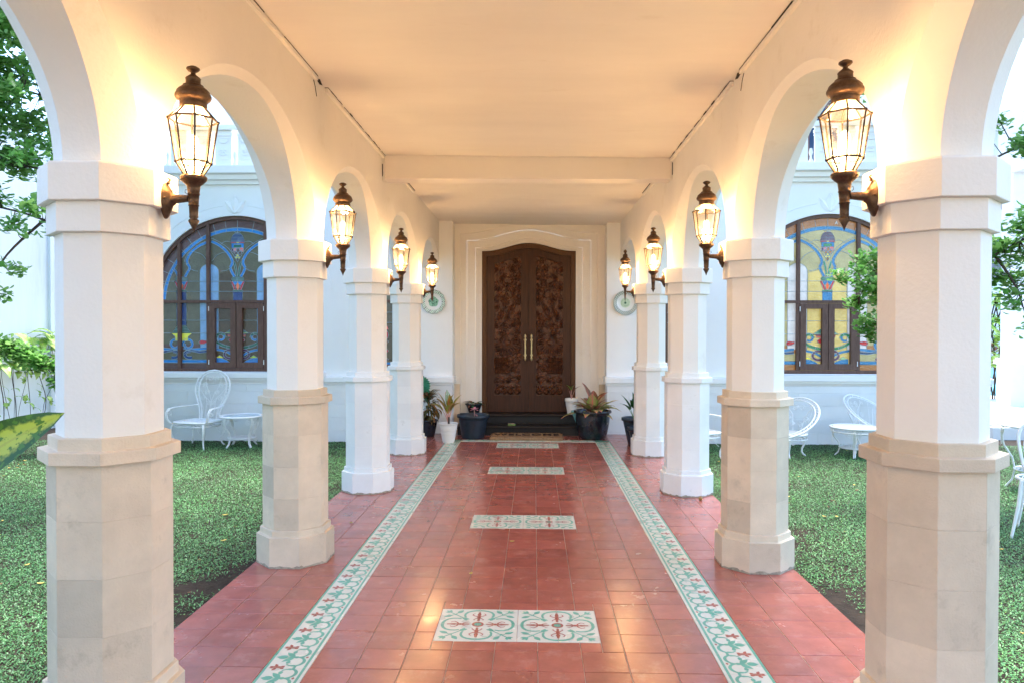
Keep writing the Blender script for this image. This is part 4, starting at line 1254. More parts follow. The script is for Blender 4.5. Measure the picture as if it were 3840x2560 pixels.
    for s_ in (-1, 1):
        m = MB()
        xa, xb = (-.402, -.008) if s_ < 0 else (.002, .402)
        za, zb2 = .93, 1.880
        w_ = .082
        yy0 = YF0 - .010
        m.box(xa, xa + w_, yy0, YF1, za, zb2); m.box(xb - w_, xb, yy0, YF1, za, zb2)
        m.box(xa + w_, xb - w_, yy0 + .001, YF1, za, za + .085); m.box(xa + w_, xb - w_, yy0 + .001, YF1, zb2 - .075, zb2)
        m.build('casement', wd, win)
        for z in (1.02, 1.80):
            m = MB(); xh = s_ * .409
            m.lathe([(.006, -.035), (.006, .035)], 8, (xh, yy0 - .003, z)); m.build('hinge', M['iron'], win)
    if lit:
        # a small white chalk letter on the glass
        cu = bpy.data.curves.new('A', 'FONT'); cu.body = 'A'; cu.size = .065; cu.extrude = .0005; cu.offset = .0008
        to = bpy.data.objects.new('chalk_letter', cu)
        me = bpy.data.meshes.new_from_object(to); me.materials.clear(); me.materials.append(M['potwhite'])
        inst('chalk_letter', me, win, (.10, y0 - .006, 3.02), (PI / 2, 0, R(0)))
        bpy.data.objects.remove(to)
for xc, s in WINS: stained_window(xc, s)

# narrow side windows
for xc, r in NWIN:
    win = bpy.data.objects.new('window', None); COL.objects.link(win); win.parent = house; win.location = (xc, 0, 0)
    win['label'] = 'narrow arched stained-glass window glimpsed between the far %s columns' % ('left' if xc < 0 else 'right')
    fr = MB()
    for s_ in (-1, 1): fr.box(min(s_ * (r - .035), s_ * (r - .002)), max(s_ * (r - .035), s_ * (r - .002)), .03, .09, .953, 2.16)
    fr.box(-r + .035, r - .035, .03, .09, .953, .99); fr.box(-r + .035, r - .035, .03, .09, 1.90, 1.93)
    fr.tube([((r - .018) * math.cos(R(a)), .06, 2.16 + (r - .018) * math.sin(R(a))) for a in range(0, 181, 12)], .02, 6)
    fr.build('frame', M['winwood'], win)
    gi = 0
    def P_(pts, key, lv): 
        m = MB(); m.prism(pts, 'y', .086, .084 - .001 * lv); m.build('pane', GL[key][gi], win)
    P_([(-r + .02, .98), (r - .02, .98), (r - .02, 1.91), (-r + .02, 1.91)], 'amber', 0)
    P_([(-r + .02, 1.91), (r - .02, 1.91)] + [((r - .02) * math.cos(R(a)), 2.16 + (r - .02) * math.sin(R(a))) for a in range(0, 181, 15)], 'olive', 0)
    ld = MB()
    for cx in (-.14, .14):
        for k in range(3):
            z = 1.06 + k * .13
            P_([(cx, z - .05), (cx + .055, z), (cx, z + .05), (cx - .055, z)], ('brown', 'red', 'brown')[k], 1)
            ld.tube([(cx, .080, z - .05), (cx + .055, .080, z), (cx, .080, z + .05), (cx - .055, .080, z)], .0035, 4, True)
        P_([(cx + .05 * math.cos(R(a)), 1.42 + .075 * math.sin(R(a))) for a in range(0, 360, 30)], 'red', 1)
        ld.tube([(cx + .05 * math.cos(R(a)), .080, 1.42 + .075 * math.sin(R(a))) for a in range(0, 360, 30)], .0035, 4, True)
        P_([(cx - .05, 1.50), (cx + .05, 1.50), (cx + .03, 1.55), (cx - .03, 1.55)], 'pink', 1)
        P_([(cx - .13, .99), (cx + .13, .99), (cx + .13, 1.02), (cx - .13, 1.02)], 'blue', 1)
    for z in (1.60, 1.75, 2.1): ld.tube([(-r, .082, z), (r, .082, z)], .0035, 4)
    ld.build('lead_came', M['lead'], win)

# ------------------------------------------------------------------ door recess
YR = YW + .28           # back wall of the recess
# ogee top line of the door: corner height zc, crown height
def ogee(hw, zc, rise, n=26, x0=None):
    pts = []
    for k in range(n + 1):
        x = -hw + 2 * hw * k / n
        t = abs(x) / hw
        pts.append((XC + x, zc + rise * (0.5 + 0.5 * math.cos(PI * min(1, t / .93)))))
    return pts
m = MB()
# side returns of the recess
m.box(DX0 - .16, DX0 - .0005, YW + .003, YR + .2, -.1, 3.2); m.box(DX1 + .0005, DX1 + .16, YW + .003, YR + .2, -.1, 3.2)
hb(m, 'recess_side', M['plaster'])
def surround(hw_o, z_o, r_o, hw_i, z_i, r_i, y0, y1, nm):
    """flat frame between two ogee outlines, front at y0, with inner edge face back to y1"""
    O = [(XC - hw_o, -.02)] + ogee(hw_o, z_o, r_o) + [(XC + hw_o, -.02)]
    I = [(XC - hw_i, -.02)] + ogee(hw_i, z_i, r_i) + [(XC + hw_i, -.02)]
    m = MB(); n = len(O)
    vs = [(x, y0, z) for x, z in O] + [(x, y0, z) for x, z in I] + [(x, y1, z) for x, z in I] + [(x, y1, z) for x, z in O]
    m.add(vs, [(i, n + i, n + i + 1, i + 1) for i in range(n - 1)] + [(n + i, 2 * n + i, 2 * n + i + 1, n + i + 1) for i in range(n - 1)] + [(3 * n + i, i, i + 1, 3 * n + i + 1) for i in range(n - 1)])
    return hb(m, nm, M['plaster'])
m = MB()
# wall of the recess with the outer ogee opening
O = ogee(1.02, 2.93, .16)
xs = [DX0 - .01] + [p[0] for p in O] + [DX1 + .01]
pts_t = [3.2] * len(xs)
for k in range(len(O) - 1):
    a, b = O[k], O[k + 1]
    m.add([(a[0], YR, a[1]), (b[0], YR, b[1]), (b[0], YR, 3.25), (a[0], YR, 3.25)], [(0, 1, 2, 3)])
m.add([(DX0 - .01, YR, -.1), (O[0][0], YR, -.1), (O[0][0], YR, 3.25), (DX0 - .01, YR, 3.25)], [(0, 1, 2, 3)])
m.add([(O[-1][0], YR, -.1), (DX1 + .01, YR, -.1), (DX1 + .01, YR, 3.25), (O[-1][0], YR, 3.25)], [(0, 1, 2, 3)])
vs = [(x, YR, z) for x, z in [(O[0][0], -.02)] + O + [(O[-1][0], -.02)]] + [(x, YR + .06, z) for x, z in [(O[0][0], -.02)] + O + [(O[-1][0], -.02)]]
nn = len(vs) // 2
m.add(vs, [(i, nn + i, nn + i + 1, i + 1) for i in range(nn - 1)])
hb(m, 'recess_wall', M['plaster'])
surround(1.02, 2.93, .16, .925, 2.83, .155, YR + .030, YR + .05, 'door_surround')
surround(.925, 2.83, .155, .80, 2.725, .135, YR + .055, YR + .08, 'door_surround')
surround(.80, 2.725, .135, .735, 2.69, .125, YR + .085, YR + .10, 'door_surround')
surround(.735, 2.69, .125, .703, 2.675, .120, YR + .060, YR + .13, 'door_surround')
# plinth pieces beside the door
for a, b, q in ((DX0, DX0 + .085, -1), (DX1 - .085, DX1, 1)):
    m = MB(); m.box(a, b, YR - .06, YR, -.02, .70); hb(m, 'recess_plinth', M['limestone'])
    m = MB(); m.box(a - .004, b + .012, YR - .075, YR, .70, .765); m.box(a, b + .004, YR - .065, YR, .765, .79); hb(m, 'recess_plinth_cap', M['plaster'])
    m = MB(); xx = (DX0 - .004, DX0 + .03) if q < 0 else (DX1 - .03, DX1 + .004)
    m.box(xx[0], xx[1], YD - .04, YR - .06, .738, .825); hb(m, 'return_ledge', M['plaster'])

# timber door frame and leaves
YDR = YR + .085
door = bpy.data.objects.new('door_frame_group', None)
bpy.data.objects.remove(door)
m = MB()
O = [(XC - .702, .262)] + ogee(.702, 2.672, .118) + [(XC + .702, .262)]
I = [(XC - .632, .262)] + ogee(.632, 2.600, .118) + [(XC + .632, .262)]
n = len(O)
yf, yb = YDR - .012, YDR + .08
vs = [(x, yf, z) for x, z in O] + [(x, yf, z) for x, z in I] + [(x, yb, z) for x, z in I] + [(x, yb, z) for x, z in O]
m.add(vs, [(i, n + i, n + i + 1, i + 1) for i in range(n - 1)] + [(n + i, 2 * n + i, 2 * n + i + 1, n + i + 1) for i in range(n - 1)] + [(3 * n + i, i, i + 1, 3 * n + i + 1) for i in range(n - 1)])
I2 = [(XC - .645, .262)] + ogee(.645, 2.613, .118) + [(XC + .645, .262)]
I3 = [(XC - .660, .262)] + ogee(.660, 2.630, .118) + [(XC + .660, .262)]
vs = [(x, yf - .006, z) for x, z in I2] + [(x, yf - .006, z) for x, z in I3] + [(x, yf, z) for x, z in I3] + [(x, yf, z) for x, z in I2]
m.add(vs, [(i, n + i, n + i + 1, i + 1) for i in range(n - 1)] + [(n + i, 2 * n + i, 2 * n + i + 1, n + i + 1) for i in range(n - 1)] + [(3 * n + i, i, i + 1, 3 * n + i + 1) for i in range(n - 1)])
hb(m, 'door_frame', M['teakframe'])
m = MB(); m.box(XC - .75, XC + .75, YDR + .081, YDR + .10, .2, 2.9); hb(m, 'door_backing', M['cord'])

def ztop_leaf(x): # inner edge of frame at x
    t = abs(x - XC) / .632
    return 2.597 + .118 * (0.5 + 0.5 * math.cos(PI * min(1, t / .93)))
# carved relief: one height field, mirrored for the other leaf
PW, PZ0 = .400, .520
def carve():
    nx, nz = 190, 520
    H = 1.98
    KX = PW / .285
    u = np.linspace(0, PW, nx); v = np.linspace(0, H, nz)
    U, V = np.meshgrid(u, v)
    h = np.zeros_like(U)
    r_ = np.random.default_rng(5)
    def patch(cx, cz, rad):
        i0, i1 = max(0, int((cx - rad) / PW * nx)), min(nx, int((cx + rad) / PW * nx) + 2)
        j0, j1 = max(0, int((cz - rad) / H * nz)), min(nz, int((cz + rad) / H * nz) + 2)
        return slice(j0, j1), slice(i0, i1)
    def leaf(cx, cz, ang, l, w, hh, curl=0.0):
        s = patch(cx, cz, l * 1.2)
        x = U[s] - cx; z = V[s] - cz
        a = x * math.cos(ang) + z * math.sin(ang); b = -x * math.sin(ang) + z * math.cos(ang)
        t = a / l
        b = b - curl * l * t * t
        ww = w * np.sin(PI * np.clip(t, 0, 1) ** .8) + 1e-6
        q = np.clip(1 - (b / ww) ** 2, 0, 1) * ((t > 0) & (t < 1))
        groove = 1 - .45 * np.exp(-(b / (w * .18)) ** 2)
        ser = 1 - .18 * np.abs(np.sin(t * 14))
        h[s] = np.maximum(h[s], hh * np.sqrt(q) * groove * ser)
    def scroll(cx, cz, r0, turns, a0, sg, w, hh):
        n = int(26 * turns)
        for k in range(n):
            t = k / n; a = a0 + sg * 2 * PI * turns * t; rr = r0 * (1 - .82 * t)
            x0, z0 = cx + rr * math.cos(a), cz + rr * math.sin(a)
            s = patch(x0, z0, w)
            d = ((U[s] - x0) ** 2 + (V[s] - z0) ** 2) / w ** 2
            h[s] = np.maximum(h[s], hh * np.sqrt(np.clip(1 - d, 0, 1)) * (1 - .2 * t))
    def bump(cx, cz, r0, hh):
        s = patch(cx, cz, r0)
        d = ((U[s] - cx) ** 2 + (V[s] - cz) ** 2) / r0 ** 2
        h[s] = np.maximum(h[s], hh * np.sqrt(np.clip(1 - d, 0, 1)))
    def flower(cx, cz, r0, hh, n=8):
        for ring, (rr, k0) in enumerate(((r0, 0), (r0 * .66, .5))):
            for k in range(n):
                leaf(cx, cz, 2 * PI * (k + k0) / n, rr, rr * .34, hh * (1 + .25 * ring), 0.05)
        s = patch(cx, cz, r0 * .36)
        d = ((U[s] - cx) ** 2 + (V[s] - cz) ** 2) / (r0 * .36) ** 2
        h[s] = np.where(d < 1, hh * (.35 + .9 * d), h[s])
        bump(cx, cz, r0 * .14, hh * 1.2)
    # background foliage
    for k in range(380):
        leaf(r_.uniform(-.01, PW), r_.uniform(.12, H), r_.uniform(0, 2 * PI), r_.uniform(.04, .08), r_.uniform(.009, .018), r_.uniform(.007, .017), r_.uniform(-.5, .5))
    for k in range(60):
        scroll(r_.uniform(.02, PW - .02), r_.uniform(.15, H - .05), r_.uniform(.014, .03), 1.3, r_.uniform(0, 6), r_.choice((-1, 1)), r_.uniform(.005, .008), r_.uniform(.014, .021))
    # winding stems
    for ph in (0, 2.1, 4.2):
        for k in range(260):
            z = .62 + k / 260 * 1.28; x = PW / 2 + .11 * math.sin(z * 5.0 + ph)
            bump(x * KX, z, .0085, .017)
    for (x, z, r0) in ((.19, 1.83, .045), (.08, 1.74, .04), (.14, 1.60, .048), (.225, 1.52, .035), (.10, 1.42, .05), (.18, 1.25, .050), (.06, 1.17, .045),
                       (.21, 1.03, .046), (.09, .92, .044), (.20, .40, .05), (.25, .62, .03), (.03, 1.60, .04), (.25, 1.68, .035), (.03, 1.32, .035), (.26, 1.36, .035), (.02, 1.88, .03), (.26, 1.14, .04), (.02, 1.03, .03), (.25, .92, .035), (.14, 1.14, .035), (.26, .26, .03), (.03, .22, .035), (.15, .22, .04)):
        flower(x * KX, z, r0 * 1.2, .023)
    # peacock: a body, fanned wing feathers, arched neck, tail curtain
    cx, cz = .185, .735
    h[(U - cx) ** 2 / .175 ** 2 + (V - cz) ** 2 / .150 ** 2 < 1] *= .25
    for ring in range(8):
        for k in range(15):
            a = R(180 + k * 12.5)
            rr = .045 + ring * .016
            leaf(cx + .01 + rr * 1.12 * math.cos(a), cz + .045 + rr * math.sin(a), a + .25, .050, .0105, .026 - ring * .0014, .2)
    for k in range(20):
        a = R(90 + k * 8)
        leaf(cx + .02, cz + .03, a, .175 - .002 * k, .0085, .023, .25)
    scroll(.315, .80, .062, 1.1, -1.3, 1, .013, .030)
    bump(.295, .745, .020, .030); bump(cx + .02, cz + .03, .042, .028)
    # tail curtain
    h[(V < .575) & (V > .30) & (U < .215)] *= .2
    for row in range(3):
        for k in range(9):
            x = .014 + k * .0235 + row * .004; z = .57 - row * .075
            leaf(x, z, R(-92 + (k - 3) * 2.5), .120 - row * .012, .0130, .027 - .003 * row, .06)
            bump(x + .002, z - .105 + row * .01, .012, .024 - .002 * row)
    # bottom row of rolled scrolls
    h[V < .130] *= .12
    for k in range(4):
        x = .052 + k * .099
        bump(x, .056, .046, .022); scroll(x, .050, .034, 1.5, -.5, 1, .0095, .034)
        bump(x + .049, .122, .016, .024); bump(x, .118, .022, .018)
    h += r_.normal(0, .0003, h.shape)
    return U, V, h, H
U_, V_, h_, HC = carve()
def carved_panel(xc0, mirror, parent, y):
    U, V = U_, V_
    X = (PW - U) if mirror else U
    X = xc0 + X
    # top follows the ogee: clip heights by squeezing rows above the limit
    top = np.array([ztop_leaf(x) for x in X[0]]) - .108
    Z = PZ0 + V * ((top - PZ0) / HC)[None, :]
    Y = y - h_ * 1.7
    nz, nx = U.shape
    Vv = np.stack([X, Y, Z], -1).reshape(-1, 3)
    i = np.arange((nx - 1) * (nz - 1)); r0 = i // (nx - 1) * nx + i % (nx - 1)
    F = np.stack([r0, r0 + 1, r0 + nx + 1, r0 + nx], 1)
    if mirror: F = F[:, ::-1]
    o = inst('carved_panel', fastmesh('carved_panel', Vv, F, M['carving'], True), parent)
    return o
for s in (-1, 1):
    xa, xb = (XC - .630, XC - .0022) if s < 0 else (XC + .0022, XC + .630)
    px0 = XC - .135 - PW - .012 if s < 0 else XC + .147
    px0 = (XC - .116 - PW) if s < 0 else (XC + .112)
    px1 = px0 + PW
    y0, y1 = YDR + .006, YDR + .05
    m = MB()
    # stiles
    def vert_piece(x0, x1):
        n = 5
        vs = []
        for k in range(n + 1):
            x = x0 + (x1 - x0) * k / n
            vs += [(x, y0, .268), (x, y0, ztop_leaf(x))]
        m.add(vs, [(2 * k, 2 * k + 2, 2 * k + 3, 2 * k + 1) for k in range(n)])
        m.add([(x1, y0, .268), (x1, y1, .268), (x1, y1, ztop_leaf(x1)), (x1, y0, ztop_leaf(x1))], [(0, 1, 2, 3)])
        m.add([(x0, y0, .268), (x0, y1, .268), (x0, y1, ztop_leaf(x0)), (x0, y0, ztop_leaf(x0))], [(3, 2, 1, 0)])
    vert_piece(xa, px0); vert_piece(px1, xb)
    m.box(px0, px1, y0, y1, .268, PZ0)
    n = 16; vs = []
    for k in range(n + 1):
        x = px0 + PW * k / n
        zt = ztop_leaf(x)
        vs += [(x, y0, zt - .104), (x, y0, zt), (x, y0 + .03, zt - .104)]
    m.add(vs, [(3 * k, 3 * k + 3, 3 * k + 4, 3 * k + 1) for k in range(n)] + [(3 * k + 2, 3 * k + 5, 3 * k + 3, 3 * k) for k in range(n)])
    leaf_o = hb(m, 'door', M['teak'])
    leaf_o['label'] = '%s leaf of the dark carved teak double door' % ('left' if s < 0 else 'right')
    carved_panel(px0, s > 0, leaf_o, y0 + .022)
    # handle
    hx = XC + s * .047 - .004
    hm = MB()
    z0, z1 = 1.035, 1.435
    def f_(t): return z0 + (z1 - z0) * t
    hm.lathe([(.001, f_(0)), (.010, f_(.03)), (.016, f_(.06)), (.013, f_(.09)), (.020, f_(.11)), (.011, f_(.14)), (.010, f_(.17)), (.012, f_(.30)), (.0105, f_(.40)), (.013, f_(.5)), (.0105, f_(.6)), (.012, f_(.7)), (.010, f_(.83)),
              (.011, f_(.86)), (.020, f_(.89)), (.013, f_(.91)), (.016, f_(.94)), (.010, f_(.97)), (.001, f_(1))], 14, (hx, y0 - .045, 0))
    for t in (.22, .78):
        hm.tube([(hx, y0 - .045, f_(t)), (hx, y0 - .002, f_(t))], .009, 8)
        hm.tube([(hx, y0 - .006, f_(t)), (hx, y0 + .001, f_(t))], .021, 12)
    hm.build('handle', M['handle'], leaf_o)

# steps
for x0, x1, ya, yb, z0, z1, nm in ((XC - 1.02, XC + 1.0, 10.36, YW + .40, -.02, .13, 'lower'), (XC - 1.02, XC + 1.0, 10.70, YW + .40, .13, .262, 'upper')):
    m = MB()
    n_ = .025
    m.box(x0 + .01, x1 - .01, ya + n_, yb, z0, z1 - .035)
    m.prism([(ya, z1 - .034), (ya - .004, z1 - .018), (ya, z1 - .002), (ya + .004, z1), (yb, z1), (yb, z1 - .034)], 'x', x0, x1)
    tag(m.build('step', M['black_step']), kind='structure')

# plates on the wall
def plate(x, z, r, name_lab, style):
    t = thing('wall_plate', name_lab, 'plate', (x, YW - .005, z))
    m = MB()
    sc_ = (lambda a, zz: 1 + (.022 * math.sin(16 * a) if zz > .5 * r * .12 else 0)) if style == 0 else (lambda a, zz: 1)
    prof = [(.001, .010), (r * .60, .012), (r * .66, .018), (r * .70, .026), (r * .98, .034), (r, .036), (r * .99, .030), (r * .6, .004), (.001, 0)]
    vs = []; n = 64
    for (rr, y) in prof:
        for k in range(n):
            a = 2 * PI * k / n; w_ = 1 + (.018 * math.sin(14 * a) if (style == 0 and rr > r * .9) else 0)
            vs.append((rr * w_ * math.cos(a), -y, rr * w_ * math.sin(a)))
    fs = [(i * n + k, i * n + (k + 1) % n, (i + 1) * n + (k + 1) % n, (i + 1) * n + k) for i in range(len(prof) - 1) for k in range(n)]
    m.add(vs, [f[::-1] for f in fs], 0, True)
    m.build('dish', M['potwhite2'], t)
    d = MB()
    def blob(x_, z_, rr, mi, y_):
        d.add([(x_ + rr * math.cos(R(a)), -y_, z_ + rr * math.sin(R(a))) for a in range(0, 360, 45)], [tuple(range(8))[::-1]], mi, False)
    blob_y = .0135
    if style == 0:
        n = 40; d.add([(r * .42 * (1 + .08 * math.sin(7 * R(9 * k))) * math.cos(2 * PI * k / n), -.0128, r * .42 * (1 + .1 * math.sin(5 * R(9 * k))) * math.sin(2 * PI * k / n)) for k in range(n)], [tuple(range(n))[::-1]], 0)
        for k in range(60):
            a, rr = random.uniform(0, 6.28), r * .40 * math.sqrt(random.random()); blob(rr * math.cos(a), rr * math.sin(a), random.uniform(.003, .007), 1, .0138 + k * 1e-5)
    else:
        n = 40; d.add([(r * .40 * math.cos(2 * PI * k / n), -.0128, r * .40 * math.sin(2 * PI * k / n)) for k in range(n)], [tuple(range(n))[::-1]], 2)
        blob(0, 0, r * .10, 1, .0137)
        for k in range(9):
            a = 2 * PI * k / 9; rr = r * .28
            d.tube([(rr * math.cos(a) + .014 * math.cos(b), -.0138, rr * math.sin(a) + .014 * math.sin(b)) for b in np.linspace(0, 4.4, 9)], .0016, 4, mi=1)
    rows = ((.76, 30), (.85, 34), (.94, 38))
    for q, (f_r, n) in enumerate(rows):
        for k in range(n):
            a = 2 * PI * (k + .5 * q) / n
            yq = .026 + (f_r - .70) / .28 * .008 + .0012
            blob(r * f_r * math.cos(a), r * f_r * math.sin(a), r * (.046 if style else .048), 0 if (style == 0 and (k + q) % 3) else 1, yq)
    d.tube([((r * (1.0 + (.018 * math.sin(14 * a) if style == 0 else 0))) * math.cos(a), -.036, (r * (1.0 + (.018 * math.sin(14 * a) if style == 0 else 0))) * math.sin(a)) for a in np.linspace(0, 2 * PI, 73)[:-1]], .0022, 5, True, 1)
    d.build('painted_pattern', [M['plgreen'], M['pldark'], M['plpale']], t)
M['potwhite2'] = mat('glazed_porcelain', (0.72, 0.74, 0.70), 0.14, 0.6)
M['plgreen'] = mat('plate_green', (0.25, 0.50, 0.34), 0.15, 0.6)
M['pldark'] = mat('plate_dark_green', (0.02, 0.10, 0.055), 0.15, 0.6)
M['plpale'] = mat('plate_pale_green', (0.52, 0.66, 0.46), 0.15, 0.6, var=.2, vscale=60)
plate(-1.482, 1.90, .172, 'scalloped green and white plate on the wall left of the door, behind the farthest lamp', 0)
plate(1.296, 1.885, .174, 'round plate with dark green lattice rim on the wall right of the door', 1)
# ------------------------------------------------------------------ wall lanterns
def lantern_meshes(style):
    out = {}
    m = MB()
    if style == 0:
        m.lathe([(.0005, -.180), (.006, -.165), (.019, -.140), (.0175, -.135), (.0115, -.131), (.0155, -.126), (.0155, -.122), (.0150, -.118),
                 (.0165, -.085), (.0185, -.0845), (.0185, -.081), (.0170, -.080), (.0195, -.045), (.0215, -.0445), (.0215, -.040), (.0200, -.039), (.0235, -.012), (.030, -.006), (.040, .003), (.046, .010), (.0465, .020), (.043, .022), (.041, .024)], 20)
    else:
        m.lathe([(.0005, -.185), (.006, -.150), (.009, -.12), (.013, -.06), (.018, -.012), (.024, -.008), (.040, .004), (.040, .020), (.036, .024)], 20)
    out['torch'] = m.mesh('torch', M['brass'])
    m = MB()
    if style == 0:
        m.lathe([(.046, .268), (.0475, .270), (.0475, .288), (.046, .290), (.055, .296), (.0615, .304), (.063, .309), (.062, .315), (.058, .322), (.057, .324), (.0565, .328), (.049, .336), (.040, .343), (.036, .346), (.0355, .350),
                 (.028, .353), (.0255, .356), (.0255, .372), (.027, .374), (.023, .379), (.014, .386), (.0085, .391), (.0085, .396), (.018, .402), (.0235, .408), (.0225, .413), (.012, .419), (.0005, .421)], 22)
        for k in range(6):
            a = k * PI / 3
            m.lathe([(.0045, -.001), (.0045, .001)], 8, (0.0, 0, .364))
    else:
        m.lathe([(.040, .268), (.044, .271), (.044, .292), (.040, .294), (.050, .300), (.056, .306), (.060, .308), (.060, .330), (.055, .336), (.048, .342), (.036, .352), (.030, .358), (.030, .382), (.027, .388), (.016, .396),
                 (.010, .402), (.0095, .406), (.018, .414), (.022, .422), (.018, .434), (.008, .444), (.0005, .450)], 22)
    out['hood'] = m.mesh('hood', M['brass'])
    # lantern body rings: octagonal
    rings = [(.032, .026), (.059, .072), (.084, .226), (.043, .270)]
    if style == 1: rings = [(.032, .026), (.055, .066), (.077, .216), (.042, .270)]
    rot = R(22.5 + 6)
    pts = [[(r * math.cos(rot + k * PI / 4), r * math.sin(rot + k * PI / 4), z) for k in range(8)] for r, z in rings]
    m = MB()
    for q in range(len(rings)):
        m.tube(pts[q], .0036, 5, True, smooth=False)
    for q in range(len(rings) - 1):
        for k in range(8): m.tube([pts[q][k], pts[q + 1][k]], .0033, 5)
    for q in (1, 2):
        for k in range(8): m.lathe([(.0005, -.006), (.006, -.003), (.006, .003), (.0005, .006)], 6, pts[q][k])
    out['cage'] = m.mesh('cage', M['came'])
    # one pane mesh per tier, used eight times
    out['pane'] = []
    for q in range(len(rings) - 1):
        m = MB()
        a0, a1 = rot, rot + PI / 4
        (r0, z0), (r1, z1) = rings[q], rings[q + 1]
        f = .992
        m.add([(r0 * f * math.cos(a0), r0 * f * math.sin(a0), z0), (r0 * f * math.cos(a1), r0 * f * math.sin(a1), z0), (r1 * f * math.cos(a1), r1 * f * math.sin(a1), z1), (r1 * f * math.cos(a0), r1 * f * math.sin(a0), z1)], [(0, 1, 2, 3)])
        out['pane'].append(m.mesh('glass_pane', M['lglass_top'] if q == 2 else M['lglass']))
    m = MB()
    m.lathe([(.014, .028), (.014, .060), (.012, .062)], 12); out['socket'] = m.mesh('bulb_socket', M['potwhite'])
    m = MB()
    m.lathe([(.010, .062), (.013, .070), (.016, .078), (.017, .092), (.017, .150), (.015, .162), (.008, .170), (.0005, .173)], 14); out['bulb'] = m.mesh('bulb', M['bulb'])
    # bracket towards -x (wall plate at x=-.105)
    m = MB()
    A = .098
    m.tube([(-.018, 0, -.057), (-.04, 0, -.058), (-.07, 0, -.060), (-.085, 0, -.062)], .0115 if style else .0145, 10, taper=lambda t: .85 + .35 * t)
    m.tube([(-.020, .0, -.028), (-.030, 0, -.024), (-.032, 0, -.034), (-.026, 0, -.040)], .0013, 4)
    m.tube([(-.066, .0, -.036), (-.078, 0, -.028), (-.080, 0, -.040), (-.074, 0, -.045)], .0013, 4)
    out['arm'] = m.mesh('arm', M['brass'])
    m = MB()
    n = 28
    prof = [(1.0, 0), (1.0, .006), (.93, .010), (.80, .013), (.66, .020), (.50, .024), (.34, .030), (.26, .040)]
    vs = []
    for rr, d in prof:
        for k in range(n):
            a = 2 * PI * k / n
            ez = .058 * rr * (1 + .22 * max(0, -math.sin(a)) ** 6 + .06 * math.sin(2 * a) ** 2); ey = .040 * rr
            vs.append((-A - .008 + d, ey * math.cos(a), -.060 + ez * math.sin(a)))
    m.add(vs, [(i * n + k, (i + 1) * n + k, (i + 1) * n + (k + 1) % n, i * n + (k + 1) % n) for i in range(len(prof) - 1) for k in range(n)], 0, True)
    for dy, dz in ((.0, .058), (.034, .0), (-.034, .0), (0, -.048)):
        m.lathe([(.0005, -.005), (.006, -.003), (.006, .003), (.0005, .005)], 8, (-A + .006, dy, -.060 + dz))
    m.tube([(-A + .004, 0, .0), (-A + .012, 0, .010), (-A + .004, 0, .016)], .004, 6)
    out['plate'] = m.mesh('wall_plate', M['brass'])
    return out
lm = [lantern_meshes(0), lantern_meshes(1)]
lab = {(0, 1): 'nearest left brass lantern, lit, on the big column above the garden chair', (0, 2): 'second left lit lantern, its bracket on the second left column', (0, 3): 'third left lit lantern, on the third left column',
       (0, 4): 'farthest left lit lantern, its finial over the scalloped plate', (1, 1): 'nearest right brass lantern, lit, before the right stained-glass window', (1, 2): 'second right lit lantern, on the second right column',
       (1, 3): 'third right lit lantern, on the third right column', (1, 4): 'farthest right lit lantern with a tall narrow hood and pointed finial, over the lattice plate'}
for si, X in ((0, XL), (1, XR)):
    for ci in (0, 1, 2, 3, 4):
        style = 1 if (si, ci) == (1, 4) else 0
        q = lm[style]
        sg = 1 if si == 0 else -1
        lx = X + sg * (.210 + .100)
        z = 2.008
        t = thing('wall_lantern', lab.get((si, ci), 'lit brass lantern on the column %s of the viewpoint, outside the frame' % ('left' if si == 0 else 'right')), 'lantern', (lx, CY[ci], z), 0 if sg > 0 else PI, group='brass lanterns on the columns')
        for nm in ('torch', 'hood', 'cage', 'arm'): inst(nm, q[nm], t)
        inst('wall_plate', q['plate'], t)
        for pm in q['pane']:
            for k in range(8): inst('glass_pane', pm, t, (0, 0, 0), (0, 0, k * PI / 4))
        inst('bulb_socket', q['socket'], t)
        inst('bulb', q['bulb'], t)
        ld = bpy.data.lights.new('lamp_light', 'POINT')
        ld.energy = LAMP_W * (.9 if style else 1); ld.shadow_soft_size = .050; ld.color = (1.0, 0.62, 0.30)
        lo = bpy.data.objects.new('lamp_light', ld); COL.objects.link(lo)
        lo.location = (0, 0, .112); lo.parent = t

# ------------------------------------------------------------------ doormat
t = thing('doormat', 'brown coir doormat with worn dark WELCOME lettering in front of the black steps', 'doormat', (-.12, 10.09, 0))
m = MB(); m.cbox(-.49, .49, -.21, .21, .0, .040, .012); m.build('mat_base', M['coir'], t)
N = 26000
X = rng.uniform(-.50, .50, N); Y = rng.uniform(-.22, .22, N)
L = rng.uniform(.010, .026, N); a = rng.uniform(0, 2 * PI, N); ti = rng.uniform(0, .75, N)
edge = (np.abs(X) > .47) | (np.abs(Y) > .19); ti[edge] += .4
z = np.where(edge, rng.uniform(.004, .036, N), .038)
dx, dy, dz = np.cos(a) * np.sin(ti) * L, np.sin(a) * np.sin(ti) * L, np.cos(ti) * L
B_ = np.stack([X, Y, z], 1); T_ = B_ + np.stack([dx, dy, dz], 1); P_ = np.stack([-np.sin(a), np.cos(a), 0 * a], 1) * .0011
V = np.stack([B_ - P_, B_ + P_, T_], 1).reshape(-1, 3)
fib = inst('fibres', fastmesh('fibres', V, np.arange(3 * N).reshape(-1, 3), M['coir']), t); fib['kind'] = 'stuff'
cu = bpy.data.curves.new('W', 'FONT'); cu.body = 'WELCOME'; cu.size = .20; cu.extrude = .004; cu.offset = .004; cu.align_x = 'CENTER'; cu.space_character = 1.12
